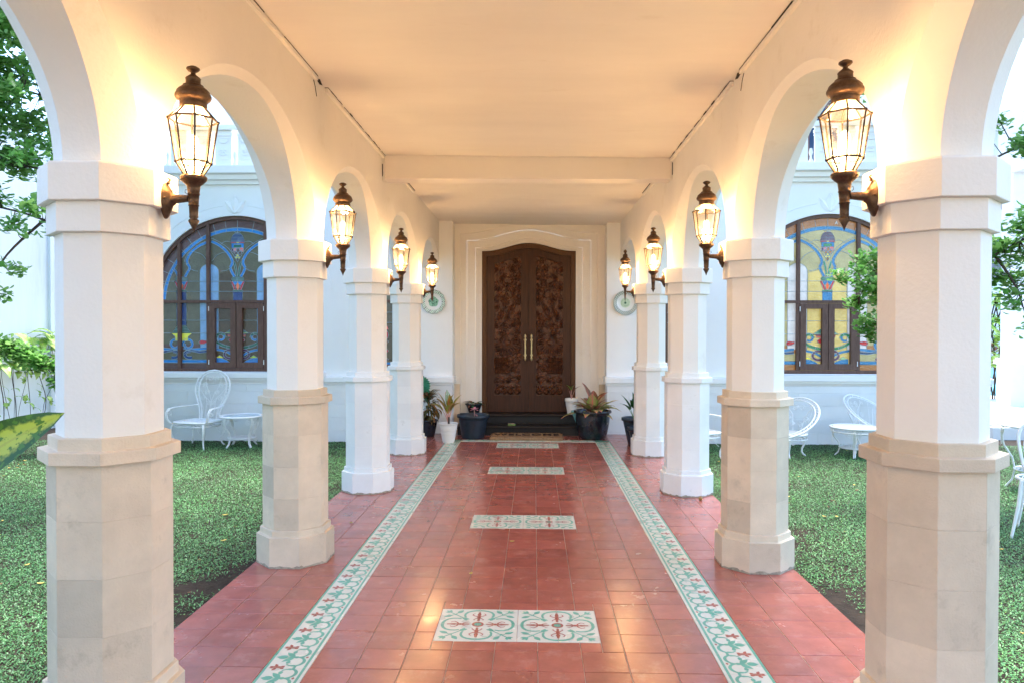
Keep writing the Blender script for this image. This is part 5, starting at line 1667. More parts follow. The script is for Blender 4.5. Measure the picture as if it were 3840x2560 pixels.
to = bpy.data.objects.new('lettering', cu); me = bpy.data.meshes.new_from_object(to); me.materials.clear(); me.materials.append(M['coirdark'])
bpy.data.objects.remove(to)
inst('lettering', me, t, (0, -.065, .052), (0, 0, 0), (.86, 1.05, 1))
# dark fibres along the letters keep them fuzzy

# offering on the lower step
t = thing('flower_offering', 'tiny woven leaf tray of pink and yellow petals on the lower black step', 'offering', (-.34, 10.50, .13))
m = MB(); m.prism([(-.055, -.04), (.055, -.035), (.06, .04), (-.05, .04)], 'z', .001, .012); m.build('leaf_tray', M['treeleaf2'], t)
m = MB()
for k in range(26): m.lathe([(.0005, 0), (.008, .003), (.0005, .008)], 6, (random.uniform(-.045, .045), random.uniform(-.03, .03), .012 + random.uniform(0, .010)), mi=k % 3)
m.build('petals', [M['leafyel'], M['pinkleaf'], M['potwhite']], t)

# ------------------------------------------------------------------ pots and plants
def blade(mb, base, yaw, elev, L, Wd, droop=0.5, fold=0.25, mi=0, stalk=0.0, stalk_mi=None, twist=0.0, n=9, stalk_mb=None, shape=.85, wave=0.0):
    """leaf blade with UVs: starts at base, heads along yaw/elev, droops"""
    b = Vector(base)
    pos = b.copy(); e_ = elev; pts = []; dirs = []
    ns = 4
    if stalk > 0:
        sp = [pos.copy()]
        for i in range(ns):
            d = Vector((math.cos(yaw) * math.cos(e_), math.sin(yaw) * math.cos(e_), math.sin(e_)))
            pos = pos + d * stalk / ns; sp.append(pos.copy()); e_ -= droop * .12
        (stalk_mb or mb).tube(sp, .0045 if L > .12 else .003, 6, mi=stalk_mi if stalk_mi is not None else mi, taper=lambda t: 1.25 - .5 * t)
    for i in range(n + 1):
        d = Vector((math.cos(yaw) * math.cos(e_), math.sin(yaw) * math.cos(e_), math.sin(e_)))
        pts.append(pos.copy()); dirs.append(d); pos = pos + d * L / n; e_ -= droop / n * (1 + .6 * i / n)
    vs, uvs = [], []
    for i, (p_, d) in enumerate(zip(pts, dirs)):
        t = i / n
        w = Wd * (math.sin(PI * (0.03 + 0.97 * t) ** shape) ** .9) * (1 - .15 * t) + .0008
        side = d.cross(Vector((0, 0, 1)))
        if side.length < .05: side = Vector((-math.sin(yaw), math.cos(yaw), 0))
        side.normalize(); up = side.cross(d).normalized()
        tw = twist * t
        s2 = side * math.cos(tw) + up * math.sin(tw); u2_ = -side * math.sin(tw) + up * math.cos(tw)
        for q in (-1, -.5, 0, .5, 1):
            off = s2 * (q * w) + u2_ * (abs(q) * w * fold + wave * w * math.sin(t * 14 + q * 2) * abs(q))
            vs.append(p_ + off); uvs.append((.5 + q * .5 * w / (Wd + 1e-6), t))
    fs = [(i * 5 + k, i * 5 + k + 1, i * 5 + k + 6, i * 5 + k + 5) for i in range(n) for k in range(4)]
    mb.add(vs, fs, mi, True, uvs)

def pot(name, lab_, x, y, rb, rt, h, mt_, z0=0.0, rim=.018, flutes=0, lip=.022, cat='plant pot', group=None, bands=False):
    t = thing(name, lab_, cat, (x, y, z0), group=group)
    m = MB()
    rf = (lambda a, z: 1 + (.030 * (abs(math.sin(flutes * a / 2)) - .5) if (h * .08 < z < h * .78) else 0)) if flutes else None
    prof = [(rb * .92, 0), (rb, .012)]
    for k in range(1, 9):
        q = k / 9; r = rb + (rt - rb) * (q if not flutes else math.sin(q * PI / 2) ** .8); prof.append((r, .012 + (h - .012 - lip) * q))
        if bands and k in (4, 6, 7): prof.append((r + .0022, .012 + (h - .012 - lip) * q + .003)); prof.append((r + .001, .012 + (h - .012 - lip) * q + .006))
    prof += [(rt, h - lip), (rt + rim * .9, h - lip * .9), (rt + rim, h - lip * .5), (rt + rim * .9, h - .002), (rt + rim * .5, h), (rt - .004, h - .004), (rt - .010, h - lip)]
    inner = rt - .012
    prof += [(inner, h - .05)]
    m.lathe(prof, 48 if flutes else 32, capt=False, rfun=rf)
    m.build('pot', mt_, t)
    m = MB(); m.lathe([(inner, h - .055), (inner * .6, h - .045), (.001, h - .042)], 20, capb=False); m.build('soil', M['potsoil'], t)
    return t
def aim(mb, x, z, base, yb, L, W_, stalk, mi, ymul=0.0, **k):
    """leaf whose tip should end near (x, z) seen from the front"""
    dx, dz = x - base[0], z - base[2]
    yaw = math.atan2(ymul if abs(ymul) > 1e-6 else -.001, dx)
    el = math.atan2(dz, math.hypot(dx, ymul))
    blade(mb, base, yaw, el + k.pop('lift', .35), L, W_, mi=mi, stalk=stalk, **k)

# white pot, orange-green aglaonema
t = pot('white_pot_plant', 'white plastic pot with upright orange-green leafy plant on pink stalks, left of the mat', -1.155, 9.68, .080, .122, .262, M['potwhite'], rim=.007, lip=.014, bands=True, cat='potted plant')
m = MB(); s = MB()
m_mats = [M['agla_orange'], M['pale_variegated'], M['stem']]
base = (0.0, 0, .235)
s.tube([(0, 0, .20), (.004, 0, .30), (.002, 0, .34)], .014, 8)
for (tx, tz, ty, L, W_, stk, mi, dr, fo) in ((-.25, .68, -.05, .24, .034, .22, 0, .35, .3), (.10, .76, -.04, .22, .050, .24, 1, -.10, .12), (.26, .63, .03, .24, .034, .20, 0, .45, .35), (-.33, .50, .0, .20, .040, .20, 0, .9, .3),
                                         (.14, .56, -.10, .20, .042, .15, 0, .9, .25), (.22, .50, .02, .16, .030, .20, 0, .9, .3), (-.10, .62, .08, .22, .04, .22, 0, .4, .3), (.17, .70, .06, .21, .036, .2, 0, .3, .3), (-.17, .55, -.1, .20, .036, .16, 0, .6, .3), (-.28, .62, .04, .2, .03, .2, 0, .5, .3)):
    aim(m, tx, tz, base, 0, L * 1.05, W_ * 1.8, stk, mi, ty, droop=dr, fold=fo, stalk_mi=2, stalk_mb=m, lift=.25 + dr * .45)
s.build('stem', M['bark'], t); m.build('leaves', m_mats, t)
# big dark blue pot with little pink plant
t = pot('blue_pot_plant', 'large dark blue round-rimmed pot with a tiny pink-leaved seedling, beside the steps', -.862, 10.10, .155, .205, .330, M['potblue'], rim=.022, lip=.045, cat='potted plant')
m = MB()
m.tube([(0.02, -.02, .27), (.02, -.02, .36), (.015, -.02, .40)], .006, 6, mi=1)
for a, L, el in ((20, .075, .6), (150, .08, .5), (80, .07, .9), (260, .07, .5), (320, .08, .2), (200, .07, .1)): blade(m, (.017, -.02, .39), R(a), el, L, .024, .5, .2, 0)
m.tube([(.035, -.03, .27), (.06, -.05, .32)], .004, 5, mi=1); blade(m, (.03, -.03, .33), R(-40), -.2, .06, .012, .5, .2, 0)
m.build('leaves', [M['pinkleaf'], M['stem']], t)
# small black pot behind on the step
t = pot('small_black_pot_plant', 'small black pot of dark green leaves on the upper step behind the blue pot', -.915, 10.86, .075, .118, .145, M['potblack'], z0=.262, rim=.012, lip=.02, cat='potted plant')
m = MB()
for k in range(11): blade(m, (random.uniform(-.02, .02), random.uniform(-.02, .02), .10), k * 2.4, random.uniform(.5, 1.2), random.uniform(.10, .15), .026, .9, .25, k % 3 % 2, stalk=.05, stalk_mi=2)
m.build('leaves', [M['calathea'], M['agla_bronze'], M['gstem']], t)
# croton bush and fan palm left of them
t = pot('croton_pot', 'drooping bush of dark green and rust croton leaves behind the farthest left column', -1.50, 10.22, .085, .125, .24, M['potblack'], rim=.012, lip=.02, cat='potted plant')
m = MB()
m.tube([(0, 0, .18), (0, 0, .45), (.01, 0, .52)], .011, 6, mi=1)
for k in range(120):
    z_ = random.uniform(.26, .60); a_ = random.uniform(0, 6.28); el = .9 - (0.60 - z_) * 5.2 + random.uniform(-.3, .3)
    r0 = random.uniform(.0, .10) * (1.2 - abs(z_ - .4) * 2)
    blade(m, (r0 * math.cos(a_), r0 * math.sin(a_), z_), a_ + random.uniform(-.4, .4), el, random.uniform(.11, .17), random.uniform(.018, .028), 1.1, .25, 0, n=6)
for k in range(8): blade(m, (.01, 0, .54), k * .8, 1.0, .10, .018, .5, .2, 2, n=5)
m.build('leaves', [M['croton'], M['bark'], M['agla_bronze']], t)
t = thing('fan_palm', 'blue-green pleated fan palm leaves rising behind the farthest left column', 'palm', (-1.68, 10.38, 0))
m = MB()
m.tube([(0, 0, 0), (.01, 0, .25), (.0, 0, .42)], .012, 6, mi=1)
for (dx, dy, dz, sc_, tilt) in ((.03, -.02, .70, .17, .3), (.07, -.05, .56, .15, -.5), (-.10, -.02, .66, .16, .4), (-.06, .0, .86, .14, .5)):
    c_ = Vector((dx, dy, dz)); m.tube([(0, 0, .40), (dx * .5, dy * .5, .40 + (dz - .4) * .6), tuple(c_)], .004, 5, mi=1)
    vs = [tuple(c_)]; n = 40
    for k in range(n + 1):
        a_ = R(-75 + 250 * k / n) - tilt
        rr = sc_ * (1 if k % 2 else .90) * (1 - .18 * abs(k / n - .5))
        vs.append((c_.x + rr * math.cos(a_), c_.y - .02 + (.012 if k % 2 else -.012) - .25 * rr, c_.z + rr * math.sin(a_)))
    m.add(vs, [(0, k + 1, k + 2) for k in range(n)], 0, False)
m.build('fronds', [M['palm'], M['gstem']], t)
# right side: big black fluted pot with red-veined aglaonema
t = pot('fluted_pot_plant', 'large glossy black fluted pot with spreading red-veined yellow-green leaves, right of the steps', .790, 10.10, .175, .235, .395, M['potblack'], rim=.026, flutes=22, lip=.035, cat='potted plant')
m = MB()
for (tx, tz, ty, L, W_, stk, mi, dr, fo, li) in ((-.42, .36, -.05, .30, .042, .12, 0, .6, .15, .25), (-.24, .62, -.12, .27, .060, .08, 0, .75, .15, .3), (-.02, .64, -.16, .27, .048, .07, 0, .2, .15, .15), (.32, .60, -.08, .29, .044, .10, 0, .45, .25, .2),
    (.36, .42, .0, .30, .042, .10, 0, .9, .25, .55), (.10, .50, -.24, .22, .050, .06, 0, .9, .15, .4), (-.12, .42, -.26, .24, .045, .06, 0, 1.0, .15, .5), (.28, .34, -.16, .22, .034, .08, 0, .8, .2, .4), (-.14, .80, .06, .26, .046, .20, 1, .35, .3, .2),
    (.20, .66, .10, .24, .040, .16, 1, .7, .3, .35), (.02, .60, .12, .22, .045, .14, 1, .5, .25, .3), (-.30, .52, .10, .24, .04, .1, 0, .6, .2, .3), (.16, .62, -.05, .2, .03, .1, 0, .3, .3, .2), (-.05, .50, -.20, .2, .05, .05, 1, .7, .2, .3), (.36, .50, .12, .24, .04, .1, 0, .7, .25, .4)):
    aim(m, tx, tz, (tx * .08, ty * .1, .33), 0, L * 1.05, W_ * 1.6, stk, mi, ty, droop=dr, fold=fo, stalk_mi=2, lift=li, wave=.06)
random.seed(91)
for k in range(16):
    a_ = k * 2.4; rr_ = random.uniform(.16, .36)
    aim(m, rr_ * math.cos(a_), random.uniform(.42, .66), (.02 * math.cos(a_), .02 * math.sin(a_), .33), 0, random.uniform(.20, .29), random.uniform(.045, .065), .07, random.choice((0, 0, 1)), rr_ * math.sin(a_) * .7 - .05, droop=random.uniform(.5, .95), fold=.2, stalk_mi=2, lift=.4)
for k in range(5): m.tube([(.02 * k - .04, -.03, .30), (.03 * k - .05, -.06, .44)], .007, 6, mi=2)
m.build('leaves', [M['agla_red'], M['agla_bronze'], M['stem']], t)
# white scalloped pot on the upper step with a little red-tipped plant
t = pot('scalloped_white_pot', 'white scalloped pot with thin-stalked red and green leaves on the upper step', .535, 10.80, .062, .088, .232, M['potwhite'], z0=.262, rim=.008, lip=.05, cat='potted plant')
m = MB()
for tx, tz, L, mi in ((-.12, .46, .12, 1), (-.06, .40, .12, 0), (.06, .47, .13, 1), (.11, .40, .12, 1), (.02, .36, .10, 0)): aim(m, tx, tz, (0, 0, .19), 0, L, .024, .16, mi, -.03, droop=.8, fold=.3, stalk_mi=2, lift=.35)
m.build('leaves', [M['treeleaf2'], M['agla_bronze'], M['stem']], t)
t = pot('turquoise_pot', 'pale turquoise glazed pot half hidden behind the black fluted pot', .665, 10.50, .07, .145, .21, M['potturq'], z0=.131, rim=.006, lip=.02, cat='plant pot')
# two dark pots behind the farthest right column
for (x, y, h_, lab_, hs) in ((1.30, 9.62, .355, 'dark round-rimmed pot of broad green leaves, upper of two beside the farthest right column', 1), (1.335, 9.34, .265, 'lower dark pot peeking out from behind the farthest right column', 0)):
    t = pot('dark_pot_plant', lab_, x, y, .085, .150, h_, M['potblue'], rim=.020, lip=.045, cat='potted plant', group='dark pots beside the farthest right column')
    m = MB()
    if hs:
        for tx, tz, L, W_, dr in ((-.22, .66, .24, .05, .35), (-.15, .52, .17, .055, .7), (-.06, .82, .22, .05, .4), (.10, .70, .2, .05, .6), (-.04, .60, .16, .05, .8), (.15, .55, .2, .05, .8), (.02, .90, .2, .045, .5)):
            aim(m, tx, tz, (0, 0, h_ - .05), 0, L, W_, .17, 0, -.05, droop=dr, fold=.2, stalk_mi=1, lift=.3, shape=.6)
    else:
        for tx, tz in ((.1, .5), (.0, .45), (.15, .4)): aim(m, tx, tz, (.05, 0, h_ - .05), 0, .15, .04, .1, 0, .05, droop=.6, stalk_mi=1)
    m.build('leaves', [M['calathea'], M['gstem']], t)

# the dumb cane whose leaf reaches into the frame at lower left
t = pot('dumb_cane', 'dumb cane with a broad dark green leaf blotched yellow-green, at the lower left edge', -1.52, 1.50, .13, .17, .30, M['potblack'], cat='potted plant')
m = MB()
m.tube([(0, 0, .25), (.02, 0, .6), (.0, 0, .95), (.01, 0, 1.05)], .017, 8, mi=1)
def seg_leaf(p0, p1, W_, up, n=16):
    p0, p1, up = Vector(p0), Vector(p1), Vector(up).normalized()
    d = (p1 - p0); L = d.length; d.normalize(); side = d.cross(up).normalized(); nrm = side.cross(d).normalized()
    vs, uvs = [], []
    for i in range(n + 1):
        t_ = i / n
        w = W_ * math.sin(PI * min(1, (.02 + .98 * t_)) ** .95) ** .75 + .0005
        c_ = p0 + d * (L * t_) + nrm * (L * .10 * math.sin(PI * t_))
        for q in (-1, -.66, -.33, 0, .33, .66, 1):
            off = side * (q * w) + nrm * (abs(q) ** 1.5 * w * .22 + .03 * w * math.sin(9 * t_ + 3 * q))
            vs.append(c_ + off); uvs.append((.5 + q * .5, t_))
    m.add(vs, [(i * 7 + k, i * 7 + k + 1, i * 7 + k + 8, i * 7 + k + 7) for i in range(n) for k in range(6)], 0, True, uvs)
ox, oy = -1.52, 1.50
def Lc(x, y, z): return (x - ox, y - oy, z)
seg_leaf(Lc(-1.26, 1.44, 1.10), Lc(-.938, 1.40, 1.311), .056, (0.0, -1.0, .35))
m.tube([(0.01, 0, .95), (.12, -.03, 1.02), Lc(-1.26, 1.44, 1.10)], .006, 6, mi=1)
for a, el, L in ((100, .9, .3), (160, .5, .32), (220, .7, .3), (260, .5, .3), (60, 1.2, .25), (190, 1.2, .28)):
    blade(m, (0, 0, 1.02), R(a), el, L, .055, 1.0, .2, 0, stalk=.14, stalk_mi=1)
m.build('leaves', [M['dumbcane'], M['gstem']], t)
# ------------------------------------------------------------------ white wrought-iron garden furniture
def spiral(cx, cz, r0, turns, a0, sg=1, n=14, rmin=.15):
    P = []
    N_ = int(n * turns)
    for k in range(N_ + 1):
        t = k / N_; a = a0 + sg * 2 * PI * turns * t; rr = r0 * (1 - (1 - rmin) * t)
        P.append((cx + rr * math.cos(a), cz + rr * math.sin(a)))
    return P
def iron_leg(m, x, y, ox, oy, h, r=.011, scroll=True, foot=None):
    """cabriole leg: top at (x,y,h), knee out along (ox,oy), foot flared"""
    P = []
    for t, o in ((0, 0.0), (.12, .022), (.28, .030), (.45, .018), (.62, -.004), (.78, -.008), (.90, .010), (1.0, .045)):
        P.append((x + ox * o, y + oy * o, h * (1 - t)))
    P = [P[0]] + [tuple(a) for a in P[1:]]
    m.tube(P, r, 7, taper=lambda t: 1.15 - .35 * t)
    P2 = [(a + .012 * oy, b - .012 * ox, c_) for a, b, c_ in P[:-3]]
    m.tube(P2, r * .5, 5)
    if foot is not None: foot.tube([P[-1], (P[-1][0] + ox * .006, P[-1][1] + oy * .006, -.004)], r * 1.15, 7)

def armchair(name, lab_, x, y, rz, group=None):
    t = thing(name, lab_, 'chair', (x, y, GZ), rz, group)
    SH = .355; SW = .27; SD = .25
    # legs with scrolls
    for sx in (-1, 1):
        for sy in (-1, 1):
            m = MB()
            iron_leg(m, sx * .235, sy * .20, sx * .8, sy * .8, SH - .02, .0125)
            pts = spiral(.05, -.06, .035, 1.6, 0)
            m.tube([(sx * (.235 - .03 - a), sy * .20, SH - .03 + b) for a, b in pts], .0035, 5)
            m.tube([(sx * .21, sy * .20, SH - .17), (sx * .17, sy * .20, SH - .14), (sx * .13, sy * .20, SH - .05)], .0035, 5)
            m.build('leg', M['iron'], t)
    # seat: rim and lattice
    m = MB()
    rim = []
    for a in range(0, 360, 12):
        c_, s_ = math.cos(R(a)), math.sin(R(a))
        rim.append((SW * math.copysign(abs(c_) ** .55, c_), SD * math.copysign(abs(s_) ** .55, s_), SH))
    m.tube(rim, .013, 7, True)
    m.tube([(p[0] * .96, p[1] * .96, p[2] - .055) for p in rim], .009, 6, True)
    for k in range(0, len(rim)):
        p, q = rim[k], rim[(k + 1) % len(rim)]
        m.tube([p, ((p[0] + q[0]) / 2 * .97, (p[1] + q[1]) / 2 * .97, SH - .03), (q[0] * .96, q[1] * .96, SH - .055)], .0035, 4)
    for k in range(-7, 8):
        o = k * .066
        for d in (-1, 1):
            P = []
            for q in range(2):
                pass
            # diagonal slats clipped to the seat box
            pts = []
            for s_ in np.linspace(-.5, .5, 21):
                xx, yy = o + s_ * .7, d * s_ * .7
                if abs(xx) < SW * .93 and abs(yy) < SD * .93: pts.append((xx, yy, SH))
            if len(pts) > 1: m.tube([pts[0], pts[-1]], .005, 4)
    m.build('seat', M['iron'], t)
    # hoop back: balloon outline leaning back
    lean = .20
    def bk(u, v): return (u, SD - .01 + v * lean, SH + v)
    def hoop(s):
        P = []
        ctrl = [(.155, 0), (.165, .10), (.205, .22), (.265, .36), (.275, .47), (.235, .585), (.13, .665), (0, .690)]
        L = smoothp(ctrl, 5)
        L = [(a * s if b > .02 else a * s, .36 + (b - .36) * (1 if b < .36 else (1 - (1 - s) * .35))) for a, b in L]
        return [bk(a, b) for a, b in L] + [bk(-a, b) for a, b in L[::-1][1:]]
    m = MB()
    O, I = hoop(1.0), hoop(.80)
    m.tube(O, .012, 7); m.tube(I, .009, 6)
    for k in range(1, len(O) - 1, 2):
        c_ = Vector(O[k]).lerp(Vector(I[k]), .5); r_ = (Vector(O[k]) - Vector(I[k])).length * .46
        m.tube([(c_.x + r_ * math.cos(a), c_.y, c_.z + r_ * math.sin(a)) for a in np.linspace(0, 2 * PI, 11)[:-1]], .0035, 4, True)
    m.build('back_frame', M['iron'], t)
    m = MB()
    def T(P): m.tube([bk(a, b) for a, b in P], .0038, 5)
    for s in (-1, 1):
        T([(s * a, b) for a, b in spiral(.045, .565, .045, 1.8, PI, -1)]); T([(s * a, b) for a, b in ((0, .50), (.0, .555))])
        T([(s * a, b) for a, b in spiral(.130, .475, .042, 1.8, PI * .9, -1)])
        T([(s * a, b) for a, b in spiral(.080, .375, .042, 2.0, PI * 1.1, -1)])
        T([(s * a, b) for a, b in spiral(.135, .295, .040, 1.8, PI * .9, -1)])
        T([(s * a, b) for a, b in spiral(.038, .225, .034, 1.6, 0, 1)])
        T([(s * a, b) for a, b in smoothp([(.118, .60), (.118, .52), (.085, .44), (.05, .38), (.02, .31), (0, .24), (-.012, .12), (-.02, 0)], 4)])
        T([(s * a, b) for a, b in smoothp([(.205, .50), (.21, .44), (.15, .36), (.10, .31), (.04, .27), (.005, .24)], 4)])
        T([(s * a, b) for a, b in smoothp([(.10, .31), (.075, .26), (.070, .20), (.068, 0)], 4)])
        T([(s * a, b) for a, b in smoothp([(.155, .22), (.12, .17), (.115, .10), (.115, 0)], 4)])
    m.build('back_scrollwork', M['iron'], t)
    for s in (-1, 1):
        m = MB()
        P = smoothp([(0, 0), (0, 0)], 1)
        path = [(s * .20, SD + .03, SH + .205), (s * .27, SD - .08, SH + .20), (s * .315, -.05, SH + .195), (s * .325, -.17, SH + .185), (s * .33, -.225, SH + .13), (s * .32, -.225, SH + .05), (s * .285, -.20, SH - .01), (s * .26, -.17, SH - .03)]
        for d in (-.012, .012): m.tube([(a + d, b, c_) for a, b, c_ in path], .008, 6)
        m.tube([(s * .325, -.15 + a, SH + .12 + b) for a, b in spiral(0, 0, .045, 1.4, PI / 2, 1)], .007, 5)
        for k in range(7):
            q = Vector(path[3]).lerp(Vector(path[5]), k / 6) ; m.tube([(q.x - .014, q.y, q.z), (q.x + .014, q.y, q.z)], .004, 4)
        m.build('arm', M['iron'], t)
    return t
armchair('garden_armchair', 'tall white wrought-iron armchair with a balloon hoop back below the left window', -4.68, 9.98, R(-12))

def scroll_table(name, lab_, x, y, rz, top='glass', rt=.29, h=.43):
    t = thing(name, lab_, 'table', (x, y, GZ), rz)
    m = MB()
    m.tube([(rt * math.cos(a), rt * math.sin(a), h) for a in np.linspace(0, 2 * PI, 49)[:-1]], .011, 7, True)
    m.tube([(rt * .86 * math.cos(a), rt * .86 * math.sin(a), h + .004) for a in np.linspace(0, 2 * PI, 49)[:-1]], .006, 6, True)
    for k in range(34):
        a = 2 * PI * k / 34; c_ = (rt * .93 * math.cos(a), rt * .93 * math.sin(a))
        m.tube([(c_[0] + .018 * math.cos(b), c_[1] + .018 * math.sin(b), h + .002) for b in np.linspace(0, 2 * PI, 8)[:-1]], .003, 4, True)
    if top != 'glass':
        m.tube([(rt * .96 * math.cos(a), rt * .96 * math.sin(a), h - .055) for a in np.linspace(0, 2 * PI, 49)[:-1]], .007, 6, True)
        for k in range(44):
            a = 2 * PI * k / 44; a2 = a + .10
            m.tube([(rt * math.cos(a), rt * math.sin(a), h), (rt * .98 * math.cos(a2), rt * .98 * math.sin(a2), h - .027), (rt * .96 * math.cos(a), rt * .96 * math.sin(a), h - .055)], .003, 4)
    m.build('rim', M['iron'], t)
    m = MB(); m.lathe([(rt * .86, h - .006), (rt * .86, h + .003)], 40); m.build('table_top', M['tabletop'] if top == 'glass' else M['iron'], t)
    for k in range(4):
        a = PI / 4 + k * PI / 2; ox, oy = math.cos(a), math.sin(a)
        m = MB(); ft = MB()
        P = [(rt * q * ox, rt * q * oy, h * z_) for q, z_ in ((.86, 1), (.90, .86), (.84, .66), (.66, .48), (.60, .30), (.66, .13), (.80, .012))]
        P = [tuple(p_) for p_ in np.array([(lambda i: P[i])(i) for i in range(len(P))])]
        for d in (-.009, .009): m.tube([(p_[0] - oy * d, p_[1] + ox * d, p_[2]) for p_ in P], .0085, 6)
        for s in (-1, 1):
            tx, ty = -oy * s, ox * s
            pts = spiral(.055, -.075, .042, 1.8, PI / 2, -1)
            m.tube([(P[0][0] + tx * a_, P[0][1] + ty * a_, h + b_) for a_, b_ in pts], .0035, 5)
            m.tube([(P[1][0] + tx * a_, P[1][1] + ty * a_, h + b_) for a_, b_ in ((.012, -.06), (.03, -.14), (.01, -.20), (.045, -.215), (.05, -.19))], .0035, 5)
        m.build('leg', M['iron'], t)
        ft.tube([P[-1], (P[-1][0] + ox * .008, P[-1][1] + oy * .008, -.008)], .015, 7); ft.build('foot', M['darkfoot'], t)
    m = MB(); r3 = rt * .62; z3 = h * .31
    m.tube([(r3 * math.cos(a), r3 * math.sin(a), z3) for a in np.linspace(0, 2 * PI, 37)[:-1]], .010, 7, True)
    for k in range(-4, 5):
        for d in (0, 1):
            q = k * r3 * .22; l = math.sqrt(max(0, r3 ** 2 - q * q))
            m.tube([(q, -l, z3), (q, l, z3)] if d else [(-l, q, z3), (l, q, z3)], .004, 4)
    m.build('lower_shelf', M['iron'], t)
    return t
scroll_table('garden_table', 'low round white iron table with pale blue glass top beside the tall armchair', -4.08, 10.02, R(8))
scroll_table('garden_table', 'low round white iron table with looped rim in front of the right window', 4.13, 9.55, R(20), 'mesh', .30, .38)

def round_chair(name, lab_, x, y, rz):
    """round-backed lounge chair: the hoop sweeps from the seat front up over the back"""
    t = thing(name, lab_, 'chair', (x, y, GZ), rz)
    SH = .29
    hoopp = []
    for a in range(0, 360, 8):
        c_, s_ = math.cos(R(a)), math.sin(R(a))
        # tilted ellipse: front low at seat height, back high
        hoopp.append((.40 * c_, .03 + .36 * s_, SH + .20 + .24 * s_ - .02 * abs(c_)))
    inner = [(p[0] * .87, .03 + (p[1] - .03) * .87, SH + .20 + (p[2] - SH - .20) * .87) for p in hoopp]
    m = MB(); m.tube(hoopp, .012, 7, True); m.tube(inner, .008, 6, True)
    for k in range(0, len(hoopp)):
        m.tube([hoopp[k], inner[(k + 1) % len(inner)]], .0035, 4)
    m.build('back_hoop', M['iron'], t)
    m = MB()
    seat = [(.27 * math.cos(a), -.02 + .27 * math.sin(a), SH) for a in np.linspace(0, 2 * PI, 37)[:-1]]
    m.tube(seat, .011, 7, True); m.tube([(p[0], p[1], p[2] - .06) for p in seat], .008, 6, True)
    for k in range(36): m.tube([seat[k], (seat[(k + 1) % 36][0], seat[(k + 1) % 36][1], SH - .06)], .0035, 4)
    for k in range(-5, 6):
        q = k * .048; l = math.sqrt(max(0, .27 ** 2 - q * q))
        m.tube([(q, -.02 - l, SH), (q, -.02 + l, SH)], .004, 4); m.tube([(-l, -.02 + q, SH), (l, -.02 + q, SH)], .004, 4)
    m.build('seat', M['iron'], t)
    m = MB()
    for k in range(0, len(inner)):
        a = 8 * k
        if 15 < a < 165 or True:
            p = inner[k]
            if p[2] > SH + .06:
                b_ = (.26 * math.cos(R(a)), -.02 + .26 * math.sin(R(a)), SH)
                if k % 2 == 0 and (a < 50 or a > 130): m.tube([p, b_], .003, 4)
    for s in (-1, 1):
        for (u, v, r_) in ((.05, .60, .045), (.13, .45, .04), (.06, .38, .035), (.19, .62, .04)):
            pts = spiral(u, v, r_, 1.8, PI, -1)
            def on(a_, b_):   # on the tilted plane of the back
                return (s * a_, -.02 + .25 + (b_ - .29) * .28, SH + (b_ - .29) * 1.0)
            m.tube([on(a_, b_) for a_, b_ in pts if b_ < .68], .0035, 5)
        m.tube([(s * .05, .25, SH), (s * .10, .33, SH + .22), (s * .22, .33, SH + .36)], .006, 5)
        m.tube([(s * .20, .16, SH), (s * .30, .22, SH + .24)], .008, 6)
    m.build('back_scrollwork', M['iron'], t)
    for k in range(4):
        a = PI / 4 + k * PI / 2
        m = MB(); iron_leg(m, .22 * math.cos(a), -.02 + .22 * math.sin(a), math.cos(a), math.sin(a), SH - .03, .013)
        pts = spiral(.0, -.07, .035, 1.6, 0)
        for s in (-1, 1): m.tube([(.22 * math.cos(a) - s * math.sin(a) * (.05 + u), -.02 + .22 * math.sin(a) + s * math.cos(a) * (.05 + u), SH - .03 + v) for u, v in pts], .0035, 5)
        m.build('leg', M['iron'], t)
    return t
round_chair('garden_chair', 'low white iron chair with a round sweeping hoop back, left of the right-hand table', 3.26, 9.60, R(-50))
round_chair('garden_chair', 'white iron round-backed chair behind the right-hand table, half hidden by the nearest right column', 4.62, 10.05, R(35))
armchair('garden_armchair', 'white iron armchair glimpsed between the second and third right columns', 2.00, 9.20, R(25))

# chair and table at the right edge of the picture
def cafe_chair(x, y, rz):
    t = thing('garden_chair', 'white iron chair with ringed scroll back cut off by the right edge', 'chair', (x, y, GZ), rz)
    SH = .45
    m = MB()
    m.tube([(.22 * math.cos(a), .21 * math.sin(a), SH) for a in np.linspace(0, 2 * PI, 33)[:-1]], .013, 7, True)
    for k in range(-4, 5):
        q = k * .045; l = .21 * math.sqrt(max(0, 1 - (q / .22) ** 2)); m.tube([(q, -l, SH), (q, l, SH)], .004, 4)
    m.build('seat', M['iron'], t)
    for sx in (-1, 1):
        for sy in (-1, 1):
            m = MB(); m.tube([(sx * .17, sy * .16, SH), (sx * .19, sy * .18, .25), (sx * .23, sy * .22, .0)], .013, 8, taper=lambda q: 1.3 - .5 * q); m.build('leg', M['iron'], t)
    m = MB()
    def bk(u, v): return (u, .19 + .18 * v, SH + v)
    O = smoothp([(.17, 0), (.205, .12), (.23, .28), (.20, .38), (.10, .43), (0, .44)], 5)
    for s_, r_ in ((1, .013), (.82, .008)):
        pts = [bk(a * s_, b * (s_ if b > .05 else 1)) for a, b in O]; m.tube(pts + [(-p[0], p[1], p[2]) for p in pts[::-1][1:]], r_, 7)
    m.build('back_frame', M['iron'], t)
    m = MB()
    for s in (-1, 1):
        for (u, v, r_) in ((.045, .33, .042), (.12, .28, .036), (.05, .20, .040), (.12, .15, .034), (.04, .09, .036), (.10, .05, .028)):
            m.tube([bk(s * a, b) for a, b in spiral(u, v, r_, 1.8, PI, -1)], .0038, 5)
    m.build('back_scrollwork', M['iron'], t)
cafe_chair(4.02, 5.82, R(-38))
